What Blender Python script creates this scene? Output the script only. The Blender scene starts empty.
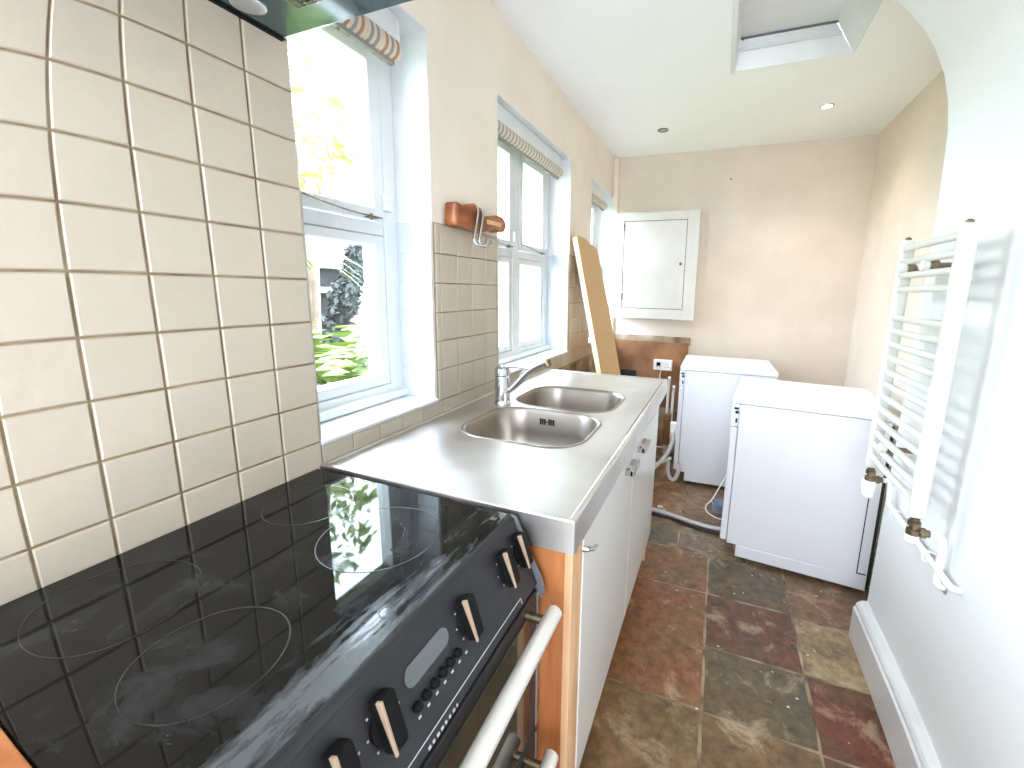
import bpy, bmesh, math, random
from mathutils import Vector, Matrix
random.seed(7)
SC = bpy.context.scene
COL = SC.collection

# ------------------------------------------------------------------ camera
# ultra-wide phone lens: measured barrel distortion as a fisheye polynomial (theta of image radius)
cam = bpy.data.cameras.new('camera')
camo = bpy.data.objects.new('camera', cam)
COL.objects.link(camo)
SC.camera = camo
CPOS = (0.91122374, -0.22589089, 1.33680138)
CR = [[0.9299162, -0.0807378, 0.3587999], [0.3673843, 0.1591688, -0.9163482], [0.0168742, 0.9839445, 0.1776754]]
m = Matrix.Identity(4)
for i in range(3):
    for j in range(3):
        m[i][j] = CR[i][j]
    m[i][3] = CPOS[i]
camo.matrix_world = m
cam.type = 'PANO'
cam.panorama_type = 'FISHEYE_LENS_POLYNOMIAL'
cam.sensor_fit = 'HORIZONTAL'
cam.sensor_width = 36.0
cam.sensor_height = 27.0
cam.fisheye_fov = math.radians(170)
s = 1024 / 36.0 / 400.0
A = (0.9252404139519453, 0.07285538971, -0.37379064, 0.137705619)
cam.fisheye_polynomial_k0 = 0.0
cam.fisheye_polynomial_k1 = -A[0] * s
cam.fisheye_polynomial_k2 = -A[1] * s ** 2
cam.fisheye_polynomial_k3 = -A[2] * s ** 3
cam.fisheye_polynomial_k4 = -A[3] * s ** 4
cam.shift_x = -(552.1747 - 512) / 1024
cam.shift_y = -(384 - 367.4447) / 768
cam.clip_start = 0.02

# ------------------------------------------------------------------ world, light, exposure
W = bpy.data.worlds.new('world')
SC.world = W
W.use_nodes = True
bg = W.node_tree.nodes['Background']
bg.inputs['Color'].default_value = (0.80, 0.92, 1.10, 1)
bg.inputs['Strength'].default_value = 9.8
SC.view_settings.view_transform = 'Standard'
SC.view_settings.look = 'None'
SC.view_settings.gamma = 1.0
SC.view_settings.use_curve_mapping = False
SC.view_settings.exposure = 1.9
SC.cycles.max_bounces = 10
SC.cycles.diffuse_bounces = 6
SC.cycles.glossy_bounces = 5
SC.cycles.transmission_bounces = 8
SC.cycles.transparent_max_bounces = 8
SC.cycles.caustics_reflective = False
SC.cycles.caustics_refractive = False
SC.cycles.sample_clamp_indirect = 6.0


def area(name, loc, rot, sx, sy, power, color=(1, 1, 1), portal=False):
    l = bpy.data.lights.new(name, 'AREA')
    l.shape = 'RECTANGLE'
    l.size = sx
    l.size_y = sy
    l.energy = power
    l.color = color
    if portal:
        l.cycles.is_portal = True
    o = bpy.data.objects.new(name, l)
    o.location = loc
    o.rotation_euler = rot
    COL.objects.link(o)
    return o


PI = math.pi
# sky portals in the three window openings
area('portal', (-0.26, 0.745, 1.55), (0, -PI / 2, 0), 1.2, 0.5, 1, portal=True)
area('portal', (-0.26, 1.90, 1.55), (0, -PI / 2, 0), 1.2, 0.95, 1, portal=True)
area('portal', (-0.26, 3.12, 1.55), (0, -PI / 2, 0), 1.2, 0.65, 1, portal=True)
# added fill light behind the camera, standing for no known source
area('rear_fill', (0.77, -1.22, 1.30), (PI / 2, 0, 0), 1.3, 2.1, 16.5, (0.86, 0.95, 1.1))


# ------------------------------------------------------------------ helpers
def link(ob, parent=None):
    COL.objects.link(ob)
    if parent is not None:
        ob.parent = parent
    return ob


def tag(o, label=None, cat=None, group=None, kind=None):
    if label: o['label'] = label
    if cat: o['category'] = cat
    if group: o['group'] = group
    if kind: o['kind'] = kind
    return o


def empty(name, loc, rz=0.0, **k):
    o = bpy.data.objects.new(name, None)
    o.empty_display_size = 0.05
    o.location = loc
    o.rotation_euler = (0, 0, rz)
    COL.objects.link(o)
    return tag(o, **k)


class MB:
    """collects geometry for ONE mesh object"""
    def __init__(s):
        s.bm = bmesh.new()

    def box(s, a, b, rot=None, about=None):
        x0, y0, z0 = a; x1, y1, z1 = b
        vs = [Vector(p) for p in ((x0, y0, z0), (x1, y0, z0), (x1, y1, z0), (x0, y1, z0), (x0, y0, z1), (x1, y0, z1), (x1, y1, z1), (x0, y1, z1))]
        if rot is not None:
            c = Vector(about) if about is not None else sum(vs, Vector()) / 8
            vs = [rot @ (v - c) + c for v in vs]
        v = [s.bm.verts.new(p) for p in vs]
        fs = []
        for f in ((3, 2, 1, 0), (4, 5, 6, 7), (0, 1, 5, 4), (1, 2, 6, 5), (2, 3, 7, 6), (3, 0, 4, 7)):
            fs.append(s.bm.faces.new([v[i] for i in f]))
        return fs

    def ring(s, c, u, w, ru, rw, n, t0=0.0):
        return [s.bm.verts.new(c + u * (ru * math.cos(t0 + 2 * PI * k / n)) + w * (rw * math.sin(t0 + 2 * PI * k / n))) for k in range(n)]

    def bridge(s, a, b):
        n = len(a)
        for k in range(n):
            s.bm.faces.new((a[k], a[(k + 1) % n], b[(k + 1) % n], b[k]))

    def cyl(s, p0, p1, r0, r1=None, n=20, cap=True):
        return s.tube([p0, p1], [r0, r0 if r1 is None else r1], n, cap)

    def tube(s, pts, r, n=12, cap=True, flat=1.0):
        pts = [Vector(p) for p in pts]
        if not hasattr(r, '__len__'):
            r = [r] * len(pts)
        prev = None; u = None; first = None
        for i, p in enumerate(pts):
            d = (pts[min(i + 1, len(pts) - 1)] - pts[max(i - 1, 0)]).normalized()
            if u is None:
                h = Vector((0, 0, 1)) if abs(d.z) < 0.9 else Vector((1, 0, 0))
                u = h.cross(d).normalized()
            else:
                u = (u - d * u.dot(d)).normalized()
            w = d.cross(u)
            rg = s.ring(p, u, w, r[i], r[i] * flat, n)
            if prev: s.bridge(prev, rg)
            else: first = rg
            prev = rg
        if cap:
            s.bm.faces.new(list(reversed(first))); s.bm.faces.new(prev)
        return s

    def lathe(s, c, axis, prof, n=24, cap=True):
        """prof: list of (t along the axis, radius)"""
        axis = Vector(axis).normalized(); c = Vector(c)
        h = Vector((0, 0, 1)) if abs(axis.z) < 0.9 else Vector((1, 0, 0))
        u = h.cross(axis).normalized(); w = axis.cross(u)
        prev = None
        for t, r in prof:
            rg = s.ring(c + axis * t, u, w, max(r, 1e-4), max(r, 1e-4), n)
            if prev: s.bridge(prev, rg)
            elif cap: s.bm.faces.new(list(reversed(rg)))
            prev = rg
        if cap: s.bm.faces.new(prev)
        return s

    def prism(s, poly, ax, a, b):
        """poly in the two other axes, extruded along ax from a to b"""
        def P(p, t):
            l = list(p); l.insert(ax, t); return l
        va = [s.bm.verts.new(P(p, a)) for p in poly]
        vb = [s.bm.verts.new(P(p, b)) for p in poly]
        s.bm.faces.new(list(reversed(va))); s.bm.faces.new(vb)
        s.bridge(va, vb)
        return s

    def sphere(s, c, r, seg=16, sc=(1, 1, 1)):
        mt = Matrix.Translation(c) @ Matrix.Diagonal((r * sc[0], r * sc[1], r * sc[2], 1))
        bmesh.ops.create_uvsphere(s.bm, u_segments=seg, v_segments=max(6, seg // 2), radius=1, matrix=mt)
        return s

    def build(s, name, mat, parent=None, bevel=0.0, smooth=False, seg=2, angle=40, **k):
        bmesh.ops.recalc_face_normals(s.bm, faces=s.bm.faces)
        me = bpy.data.meshes.new(name)
        s.bm.to_mesh(me); s.bm.free()
        mats = mat if isinstance(mat, (list, tuple)) else [mat]
        for mm in mats: me.materials.append(mm)
        o = bpy.data.objects.new(name, me)
        if smooth:
            for p in me.polygons: p.use_smooth = True
            me.set_sharp_from_angle(angle=math.radians(angle))
        if bevel:
            b = o.modifiers.new('bevel', 'BEVEL'); b.width = bevel; b.segments = seg; b.limit_method = 'ANGLE'; b.angle_limit = math.radians(40)
        link(o, parent)
        tag(o, **k)
        return o


def bez(pts, n=12):
    """Catmull-Rom through pts"""
    P = [Vector(p) for p in pts]; P = [P[0] * 2 - P[1]] + P + [P[-1] * 2 - P[-2]]
    out = []
    for i in range(1, len(P) - 2):
        a, b, c, d = P[i - 1:i + 3]
        for k in range(n):
            t = k / n
            out.append(0.5 * ((2 * b) + (c - a) * t + (2 * a - 5 * b + 4 * c - d) * t * t + (3 * b - a - 3 * c + d) * t ** 3))
    out.append(P[-2])
    return out


# ------------------------------------------------------------------ materials
def nt(name):
    mt = bpy.data.materials.new(name); mt.use_nodes = True
    t = mt.node_tree; b = t.nodes['Principled BSDF']
    return mt, t, b


def N(t, typ, **k):
    n = t.nodes.new(typ)
    for a, v in k.items():
        if a in n.inputs: n.inputs[a].default_value = v
        else: setattr(n, a, v)
    return n


def srgb(r, g, b):
    f = lambda c: (c / 255 / 12.92) if c <= 10 else ((c / 255 + 0.055) / 1.055) ** 2.4
    return (f(r), f(g), f(b), 1)


def mat(name, col, rough=0.5, metal=0.0, col2=None, scale=8.0, bump=0.0, bscale=None, spec=0.5, coat=0.0, detail=4.0, stretch=(1, 1, 1), lo=0.35, hi=0.65, rvar=0.0):
    mt, t, b = nt(name)
    b.inputs['Roughness'].default_value = rough
    b.inputs['Metallic'].default_value = metal
    b.inputs['Specular IOR Level'].default_value = spec
    b.inputs['Coat Weight'].default_value = coat
    b.inputs['Base Color'].default_value = col
    tc = N(t, 'ShaderNodeTexCoord'); mp = N(t, 'ShaderNodeMapping'); mp.inputs['Scale'].default_value = stretch
    t.links.new(tc.outputs['Object'], mp.inputs['Vector'])
    nz = N(t, 'ShaderNodeTexNoise', Scale=scale, Detail=detail)
    t.links.new(mp.outputs[0], nz.inputs['Vector'])
    if col2 is not None:
        cr = N(t, 'ShaderNodeValToRGB')
        cr.color_ramp.elements[0].color = col; cr.color_ramp.elements[0].position = lo
        cr.color_ramp.elements[1].color = col2; cr.color_ramp.elements[1].position = hi
        t.links.new(nz.outputs['Fac'], cr.inputs[0]); t.links.new(cr.outputs[0], b.inputs['Base Color'])
    if rvar:
        mr = N(t, 'ShaderNodeMapRange'); mr.inputs[1].default_value = 0.35; mr.inputs[2].default_value = 0.65
        mr.inputs[3].default_value = rough - rvar; mr.inputs[4].default_value = rough + rvar
        t.links.new(nz.outputs['Fac'], mr.inputs[0]); t.links.new(mr.outputs[0], b.inputs['Roughness'])
    if bump:
        n2 = N(t, 'ShaderNodeTexNoise', Scale=bscale or scale * 4, Detail=6.0)
        t.links.new(mp.outputs[0], n2.inputs['Vector'])
        bp = N(t, 'ShaderNodeBump', Strength=bump, Distance=0.01)
        t.links.new(n2.outputs['Fac'], bp.inputs['Height']); t.links.new(bp.outputs[0], b.inputs['Normal'])
    return mt


m_magnolia = mat('magnolia_paint', srgb(242, 230, 215), 0.7, col2=srgb(235, 222, 206), scale=3, bump=0.15, bscale=60)
m_back = mat('magnolia_paint_shaded', srgb(226, 212, 197), 0.75, col2=srgb(217, 203, 188), scale=3, bump=0.15, bscale=60)  # same magnolia, its colour darkened for the weaker light at the back
m_white_wall = mat('white_wall_paint', srgb(230, 230, 228), 0.6, col2=srgb(226, 227, 225), scale=2, bump=0.12, bscale=30)
m_ceiling = mat('ceiling_paint', srgb(247, 247, 245), 0.8, col2=srgb(244, 244, 242), scale=2)
m_gloss = mat('white_gloss_paint', srgb(228, 229, 229), 0.3, col2=srgb(221, 222, 222), scale=6)
m_cream = mat('cream_gloss_paint', srgb(212, 208, 200), 0.35, col2=srgb(205, 200, 191), scale=5)
m_upvc = mat('white_enamel', srgb(238, 239, 243), 0.28, col2=srgb(233, 235, 240), scale=3)
m_lid = mat('white_laminate', srgb(245, 242, 236), 0.35)
m_door = mat('white_door_gloss', srgb(236, 234, 228), 0.15, col2=srgb(231, 229, 222), scale=2)
m_rad = mat('radiator_enamel', srgb(214, 212, 202), 0.3)
m_grout = mat('grout', srgb(158, 140, 112), 0.9, col2=srgb(128, 108, 80), scale=14)
m_grout_w = mat('pale_grout', srgb(214, 212, 204), 0.9, col2=srgb(190, 186, 176), scale=14)
m_chrome = mat('chrome', (0.56, 0.56, 0.57, 1), 0.12, 1.0)
m_brass = mat('tarnished_brass', srgb(150, 135, 110), 0.35, 1.0, col2=srgb(110, 96, 76), scale=30)
m_alu = mat('brushed_aluminium', srgb(232, 229, 220), 0.35, 0.35)
m_black = mat('black_plastic', (0.006, 0.006, 0.006, 1), 0.55, spec=0.15)
m_beige = mat('beige_knob_stripe', srgb(176, 152, 128), 0.4, 0.2)
m_dark = mat('dark_void', (0.02, 0.018, 0.016, 1), 0.8)
m_rubber = mat('black_rubber_flex', (0.02, 0.02, 0.022, 1), 0.5)
m_hose = mat('grey_plastic_hose', srgb(205, 203, 198), 0.45)
m_wood = mat('orange_pine', srgb(196, 128, 78), 0.45, col2=srgb(168, 98, 54), scale=5, stretch=(6, 6, 0.6), bump=0.05)
m_wood_y = mat('orange_pine_rail', srgb(176, 104, 58), 0.35, col2=srgb(128, 66, 32), scale=9, stretch=(3, 0.8, 3))
m_wood_e = mat('pale_wood_edge', srgb(232, 190, 148), 0.5, col2=srgb(215, 165, 120), scale=5, stretch=(6, 6, 0.6))
m_chip = mat('chipboard', srgb(222, 184, 138), 0.8, col2=srgb(200, 160, 114), scale=120, detail=8, bump=0.1, bscale=200)
m_chip_e = mat('chipboard_edge', srgb(246, 224, 188), 0.7, col2=srgb(226, 200, 160), scale=90)
m_brown = mat('stained_hardboard', srgb(162, 114, 76), 0.7, col2=srgb(128, 86, 56), scale=6, bump=0.1)
m_plaster = mat('dirty_plaster', srgb(190, 170, 145), 0.9, col2=srgb(120, 96, 72), scale=7, bump=0.3)
m_fabric_a = mat('blind_fabric_cream', srgb(214, 200, 180), 0.9, bump=0.2, bscale=300)
m_fabric_b = mat('blind_fabric_grey', srgb(150, 146, 140), 0.9, bump=0.2, bscale=300)
m_fabric_c = mat('blind_fabric_tan', srgb(176, 132, 104), 0.9, bump=0.2, bscale=300)
m_wallleaf = mat('rendered_garden_wall', srgb(235, 232, 228), 0.9)
m_stone = mat('old_stone', srgb(30, 31, 34), 0.9, col2=srgb(18, 19, 21), scale=9, bump=0.3)
m_slab = mat('pale_stone_ledge', srgb(222, 212, 205), 0.8, col2=srgb(200, 188, 180), scale=8)
m_leaf_lime = mat('lime_leaf', srgb(112, 130, 54), 0.6, col2=srgb(84, 104, 44), scale=5)
m_leaf_dark = mat('dark_ivy_leaf', srgb(16, 20, 20), 0.7, col2=srgb(34, 40, 38), scale=9)
m_leaf_pale = mat('pale_leaf', srgb(96, 118, 44), 0.5, col2=srgb(120, 138, 66), scale=4)
m_bark = mat('bark', srgb(96, 80, 66), 0.9, col2=srgb(70, 58, 48), scale=12, bump=0.4)
m_lawn = mat('lawn_grass', srgb(84, 98, 44), 0.9, col2=srgb(98, 112, 54), scale=18, bump=0.6, bscale=80)
m_brownfoil = mat('brown_pottery', srgb(150, 96, 70), 0.6)
m_marking = mat('white_panel_print', srgb(190, 192, 194), 0.5)
m_display = mat('grey_display_window', srgb(98, 101, 101), 0.3)
m_panel = mat('charcoal_enamel', srgb(38, 38, 41), 0.42, col2=srgb(28, 28, 30), scale=5, bump=0.03)
m_silver = mat('silver_paint', srgb(190, 190, 192), 0.3, 0.6)
m_capgrey = mat('grey_end_cap', srgb(120, 122, 124), 0.5, 0.3)
m_insul = mat('white_plastic', srgb(242, 242, 240), 0.4)


def tile_mat(name, c1, c2, rough=0.25):
    mt, t, b = nt(name)
    at = N(t, 'ShaderNodeAttribute'); at.attribute_name = 'tint'
    tc = N(t, 'ShaderNodeTexCoord'); nz = N(t, 'ShaderNodeTexNoise', Scale=22.0, Detail=5.0)
    t.links.new(tc.outputs['Object'], nz.inputs['Vector'])
    mix = N(t, 'ShaderNodeMix', data_type='RGBA'); mix.inputs[6].default_value = c1; mix.inputs[7].default_value = c2
    ad = N(t, 'ShaderNodeMath', operation='MULTIPLY_ADD'); ad.inputs[1].default_value = 0.6
    t.links.new(nz.outputs['Fac'], ad.inputs[0]); t.links.new(at.outputs['Fac'], ad.inputs[2])
    cl = N(t, 'ShaderNodeMath', operation='SUBTRACT', use_clamp=True); cl.inputs[1].default_value = 0.25
    t.links.new(ad.outputs[0], cl.inputs[0]); t.links.new(cl.outputs[0], mix.inputs[0])
    t.links.new(mix.outputs[2], b.inputs['Base Color'])
    b.inputs['Roughness'].default_value = rough
    n2 = N(t, 'ShaderNodeTexNoise', Scale=30.0, Detail=3.0); t.links.new(tc.outputs['Object'], n2.inputs['Vector'])
    bp = N(t, 'ShaderNodeBump', Strength=0.12, Distance=0.01)
    t.links.new(n2.outputs['Fac'], bp.inputs['Height']); t.links.new(bp.outputs[0], b.inputs['Normal'])
    return mt


m_tile = tile_mat('cream_glazed_tile', srgb(197, 184, 164), srgb(186, 174, 155), 0.3)
m_tile_w = tile_mat('white_glazed_tile', srgb(206, 211, 217), srgb(196, 202, 209), 0.2)


def steel_mat():
    mt, t, b = nt('brushed_stainless_steel')
    b.inputs['Metallic'].default_value = 1.0
    tc = N(t, 'ShaderNodeTexCoord'); mp = N(t, 'ShaderNodeMapping'); mp.inputs['Scale'].default_value = (60, 2.5, 60)
    t.links.new(tc.outputs['Object'], mp.inputs[0])
    nz = N(t, 'ShaderNodeTexNoise', Scale=4.0, Detail=6.0); t.links.new(mp.outputs[0], nz.inputs['Vector'])
    n2 = N(t, 'ShaderNodeTexNoise', Scale=5.0, Detail=5.0); t.links.new(tc.outputs['Object'], n2.inputs['Vector'])
    cr = N(t, 'ShaderNodeValToRGB'); cr.color_ramp.elements[0].color = srgb(206, 201, 196); cr.color_ramp.elements[0].position = .35
    cr.color_ramp.elements[1].color = srgb(222, 218, 214); cr.color_ramp.elements[1].position = .65
    t.links.new(n2.outputs['Fac'], cr.inputs[0]); t.links.new(cr.outputs[0], b.inputs['Base Color'])
    mr = N(t, 'ShaderNodeMapRange'); mr.inputs[1].default_value = .3; mr.inputs[2].default_value = .7; mr.inputs[3].default_value = .34; mr.inputs[4].default_value = .50
    t.links.new(n2.outputs['Fac'], mr.inputs[0]); t.links.new(mr.outputs[0], b.inputs['Roughness'])
    bp = N(t, 'ShaderNodeBump', Strength=0.05, Distance=0.002); t.links.new(nz.outputs['Fac'], bp.inputs['Height']); t.links.new(bp.outputs[0], b.inputs['Normal'])
    return mt


m_steel = steel_mat()
m_bowl = mat('darkened_bowl_steel', srgb(160, 151, 141), 0.34, 1.0, col2=srgb(174, 166, 157), scale=5)  # same steel as the top, with dark reflections put into its colour


def hob_mat():
    """black ceramic glass, glossy where clean, smeared film and dried puddles along the front edge"""
    mt, t, b = nt('smeared_black_glass')
    tc = N(t, 'ShaderNodeTexCoord')
    n1 = N(t, 'ShaderNodeTexNoise', Scale=9.0, Detail=8.0, Roughness=0.65); n1.inputs['Distortion'].default_value = 0.6
    t.links.new(tc.outputs['Object'], n1.inputs['Vector'])
    n2 = N(t, 'ShaderNodeTexNoise', Scale=40.0, Detail=6.0); t.links.new(tc.outputs['Object'], n2.inputs['Vector'])
    mp = N(t, 'ShaderNodeMapping'); mp.inputs['Scale'].default_value = (24, 4.5, 1); mp.inputs['Rotation'].default_value = (0, 0, math.radians(-14))
    t.links.new(tc.outputs['Object'], mp.inputs[0])
    n3 = N(t, 'ShaderNodeTexNoise', Scale=1.0, Detail=5.0); t.links.new(mp.outputs[0], n3.inputs['Vector']); n3.inputs['Detail'].default_value = 9.0; n3.inputs['Roughness'].default_value = 0.7; n3.inputs['Distortion'].default_value = 0.5
    sx = N(t, 'ShaderNodeSeparateXYZ'); t.links.new(tc.outputs['Object'], sx.inputs[0])
    fr = N(t, 'ShaderNodeMapRange'); fr.inputs[1].default_value = 0.0; fr.inputs[2].default_value = 0.22; t.links.new(sx.outputs['X'], fr.inputs[0])
    mu = N(t, 'ShaderNodeMath', operation='MULTIPLY'); t.links.new(n3.outputs['Fac'], mu.inputs[0]); t.links.new(fr.outputs[0], mu.inputs[1])
    cr = N(t, 'ShaderNodeValToRGB'); cr.color_ramp.elements[0].position = .44; cr.color_ramp.elements[1].position = .54
    t.links.new(mu.outputs[0], cr.inputs[0])
    c2 = N(t, 'ShaderNodeValToRGB'); c2.color_ramp.elements[0].position = .50; c2.color_ramp.elements[1].position = .72
    t.links.new(n1.outputs['Fac'], c2.inputs[0])
    c3 = N(t, 'ShaderNodeMath', operation='MULTIPLY'); c3.inputs[1].default_value = 0.35; t.links.new(c2.outputs[0], c3.inputs[0])
    mx = N(t, 'ShaderNodeMath', operation='MAXIMUM'); t.links.new(cr.outputs[0], mx.inputs[0]); t.links.new(c3.outputs[0], mx.inputs[1])
    mix = N(t, 'ShaderNodeMix', data_type='RGBA'); mix.inputs[6].default_value = (0.006, 0.006, 0.006, 1); mix.inputs[7].default_value = (0.10, 0.11, 0.115, 1)
    t.links.new(mx.outputs[0], mix.inputs[0]); t.links.new(mix.outputs[2], b.inputs['Base Color'])
    mr = N(t, 'ShaderNodeMapRange'); mr.inputs[3].default_value = 0.03; mr.inputs[4].default_value = 0.30
    t.links.new(mx.outputs[0], mr.inputs[0]); t.links.new(mr.outputs[0], b.inputs['Roughness'])
    b.inputs['IOR'].default_value = 1.34
    return mt


m_hob = hob_mat()
m_print = mat('hob_ring_print', srgb(74, 72, 68), 0.4, col2=srgb(14, 14, 13), scale=9)


def glass_mat(name, tint=(0.97, 0.99, 0.985, 1), rough=0.0):
    mt, t, b = nt(name)
    t.nodes.remove(b)
    tr = N(t, 'ShaderNodeBsdfTransparent', Color=tint); gl = N(t, 'ShaderNodeBsdfGlossy', Roughness=rough + 0.01)
    lw = N(t, 'ShaderNodeLayerWeight', Blend=0.5); pw = N(t, 'ShaderNodeMath', operation='POWER'); pw.inputs[1].default_value = 5.0
    fz = N(t, 'ShaderNodeMath', operation='MULTIPLY_ADD'); fz.inputs[1].default_value = 0.7; fz.inputs[2].default_value = 0.03
    t.links.new(lw.outputs['Facing'], pw.inputs[0]); t.links.new(pw.outputs[0], fz.inputs[0]); mx = N(t, 'ShaderNodeMixShader')
    t.links.new(fz.outputs[0], mx.inputs[0]); t.links.new(tr.outputs[0], mx.inputs[1]); t.links.new(gl.outputs[0], mx.inputs[2])
    t.links.new(mx.outputs[0], t.nodes['Material Output'].inputs[0])
    return mt


m_glass = glass_mat('window_glass')
m_hoodglass = mat('dark_green_hood_glass', (0.02, 0.05, 0.05, 1), 0.12, 0.0, coat=0.3)
m_ovenglass = mat('smoked_oven_glass', (0.035, 0.035, 0.022, 1), 0.06, col2=(0.02, 0.02, 0.016, 1), scale=3)


def floor_mat():
    mt, t, b = nt('worn_slate_flagstone')
    at = N(t, 'ShaderNodeAttribute'); at.attribute_name = 'tint'
    a2 = N(t, 'ShaderNodeAttribute'); a2.attribute_name = 'tint2'
    tc = N(t, 'ShaderNodeTexCoord')
    n1 = N(t, 'ShaderNodeTexNoise', Scale=5.0, Detail=8.0, Roughness=0.62); n1.inputs['Distortion'].default_value = 0.4
    n2 = N(t, 'ShaderNodeTexNoise', Scale=24.0, Detail=9.0, Roughness=0.72)
    n3 = N(t, 'ShaderNodeTexNoise', Scale=6.5, Detail=9.0, Roughness=0.7); n3.inputs['Distortion'].default_value = 0.5
    for n in (n1, n2, n3): t.links.new(tc.outputs['Object'], n.inputs['Vector'])
    cr = N(t, 'ShaderNodeValToRGB'); cr.color_ramp.elements[0].position = .42; cr.color_ramp.elements[1].position = .56
    t.links.new(n1.outputs['Fac'], cr.inputs[0])
    mix = N(t, 'ShaderNodeMix', data_type='RGBA'); t.links.new(cr.outputs[0], mix.inputs[0]); t.links.new(at.outputs['Color'], mix.inputs[6]); t.links.new(a2.outputs['Color'], mix.inputs[7])
    c2 = N(t, 'ShaderNodeValToRGB'); c2.color_ramp.elements[0].position = .34; c2.color_ramp.elements[0].color = (.42, .40, .38, 1); c2.color_ramp.elements[1].position = .68; c2.color_ramp.elements[1].color = (1.2, 1.15, 1.08, 1)
    t.links.new(n2.outputs['Fac'], c2.inputs[0])
    mu = N(t, 'ShaderNodeMix', data_type='RGBA', blend_type='MULTIPLY'); mu.inputs[0].default_value = 1
    t.links.new(mix.outputs[2], mu.inputs[6]); t.links.new(c2.outputs[0], mu.inputs[7])
    # pale lime scale and plaster stains
    c3 = N(t, 'ShaderNodeValToRGB'); c3.color_ramp.elements[0].position = .545; c3.color_ramp.elements[1].position = .68
    t.links.new(n3.outputs['Fac'], c3.inputs[0])
    m3 = N(t, 'ShaderNodeMath', operation='MULTIPLY'); m3.inputs[1].default_value = 0.62; t.links.new(c3.outputs[0], m3.inputs[0])
    mx = N(t, 'ShaderNodeMix', data_type='RGBA'); mx.inputs[7].default_value = srgb(200, 178, 148)
    t.links.new(m3.outputs[0], mx.inputs[0]); t.links.new(mu.outputs[2], mx.inputs[6]); t.links.new(mx.outputs[2], b.inputs['Base Color'])
    mr = N(t, 'ShaderNodeMapRange'); mr.inputs[3].default_value = 0.22; mr.inputs[4].default_value = 0.5; t.links.new(n2.outputs['Fac'], mr.inputs[0]); t.links.new(mr.outputs[0], b.inputs['Roughness'])
    bp = N(t, 'ShaderNodeBump', Strength=0.35, Distance=0.01); t.links.new(n1.outputs['Fac'], bp.inputs['Height']); t.links.new(bp.outputs[0], b.inputs['Normal'])
    return mt


m_floor = floor_mat()
m_joint = mat('pale_floor_mortar', srgb(186, 166, 138), 0.9, col2=srgb(96, 78, 58), scale=9)
m_lamp, _t, _b = nt('lit_lamp_lens')
_b.inputs['Emission Color'].default_value = (1.0, 0.82, 0.58, 1); _b.inputs['Emission Strength'].default_value = 25
m_lampoff = mat('unlit_lamp_lens', srgb(200, 200, 196), 0.2)

# ================================================================== SETTING
CZ = 2.43          # ceiling
YB = 3.45          # back wall
XR = 1.83          # far right wall
XN = 1.54          # near right wall (breast)
YE = 1.58          # end of the breast
YF = -1.30         # wall behind the camera
WINS = ((0.50, 0.987), (1.436, 2.362), (2.815, 3.44))
SZ, HZ = 0.945, 2.13


def wall_with_holes(mb, x0, x1, ys, holes, z0, z1, hz0, hz1):
    y = ys[0]
    for a, b in holes:
        if a > y: mb.box((x0, y, z0), (x1, a, z1))
        mb.box((x0, a, z0), (x1, b, hz0)); mb.box((x0, a, hz1), (x1, b, z1))
        y = b
    if ys[1] > y: mb.box((x0, y, z0), (x1, ys[1], z1))


mb = MB(); wall_with_holes(mb, -0.30, 0.0, (YF - 0.1, YB + 0.1), WINS, 0, CZ + 0.2, SZ, HZ)
wl = mb.build('wall_left', m_magnolia, kind='structure')
mb = MB()   # painted white reveals lining the three openings
for a, b in WINS:
    mb.box((-0.30, b - 0.004, SZ), (-0.0005, b + 0.001, HZ)); mb.box((-0.30, a - 0.001, SZ), (-0.0005, a + 0.004, HZ)); mb.box((-0.30, a, HZ - 0.004), (-0.0005, b, HZ + 0.001))
mb.build('reveal_lining', m_gloss, wl)


def tiles(mb, ax, pos, us, vs, sgn, gap=0.0035, th=0.006, tint=None, jit=0.0006):
    """glazed tiles with pillowed edges; ax: axis of the plane normal; us, vs: grid line lists on the other two axes"""
    lay = mb.bm.faces.layers.float.get('tintf') or mb.bm.faces.layers.float.new('tintf')
    for i in range(len(us) - 1):
        for j in range(len(vs) - 1):
            u0, u1, v0, v1 = us[i] + gap / 2, us[i + 1] - gap / 2, vs[j] + gap / 2, vs[j + 1] - gap / 2
            if u1 - u0 < 0.004 or v1 - v0 < 0.004: continue
            c = 0.0022
            tt = [random.uniform(-jit, jit) for _ in range(4)]
            def P(u, v, t):
                l = [u, v]; l.insert(ax, pos + sgn * t); return mb.bm.verts.new(l)
            lo = [P(u0, v0, 0), P(u1, v0, 0), P(u1, v1, 0), P(u0, v1, 0)]
            mi = [P(u0, v0, th - c), P(u1, v0, th - c), P(u1, v1, th - c), P(u0, v1, th - c)]
            to = [P(u0 + c, v0 + c, th + tt[0]), P(u1 - c, v0 + c, th + tt[1]), P(u1 - c, v1 - c, th + tt[2]), P(u0 + c, v1 - c, th + tt[3])]
            f0 = len(mb.bm.faces)
            fs = [mb.bm.faces.new(to)]
            for a, b in ((lo, mi), (mi, to)):
                for k in range(4): fs.append(mb.bm.faces.new((a[k], a[(k + 1) % 4], b[(k + 1) % 4], b[k])))
            tv = random.random() * 0.5
            for f in fs: f[lay] = tv


def tint_attr(o):
    me = o.data; src = me.attributes.get('tintf')
    at = me.attributes.new('tint', 'FLOAT', 'FACE')
    for i, d in enumerate(src.data): at.data[i].value = d.value


def rng(a, b, step):
    out = []; x = a
    while x < b - 1e-6: out.append(x); x += step
    out.append(b); return out


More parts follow.
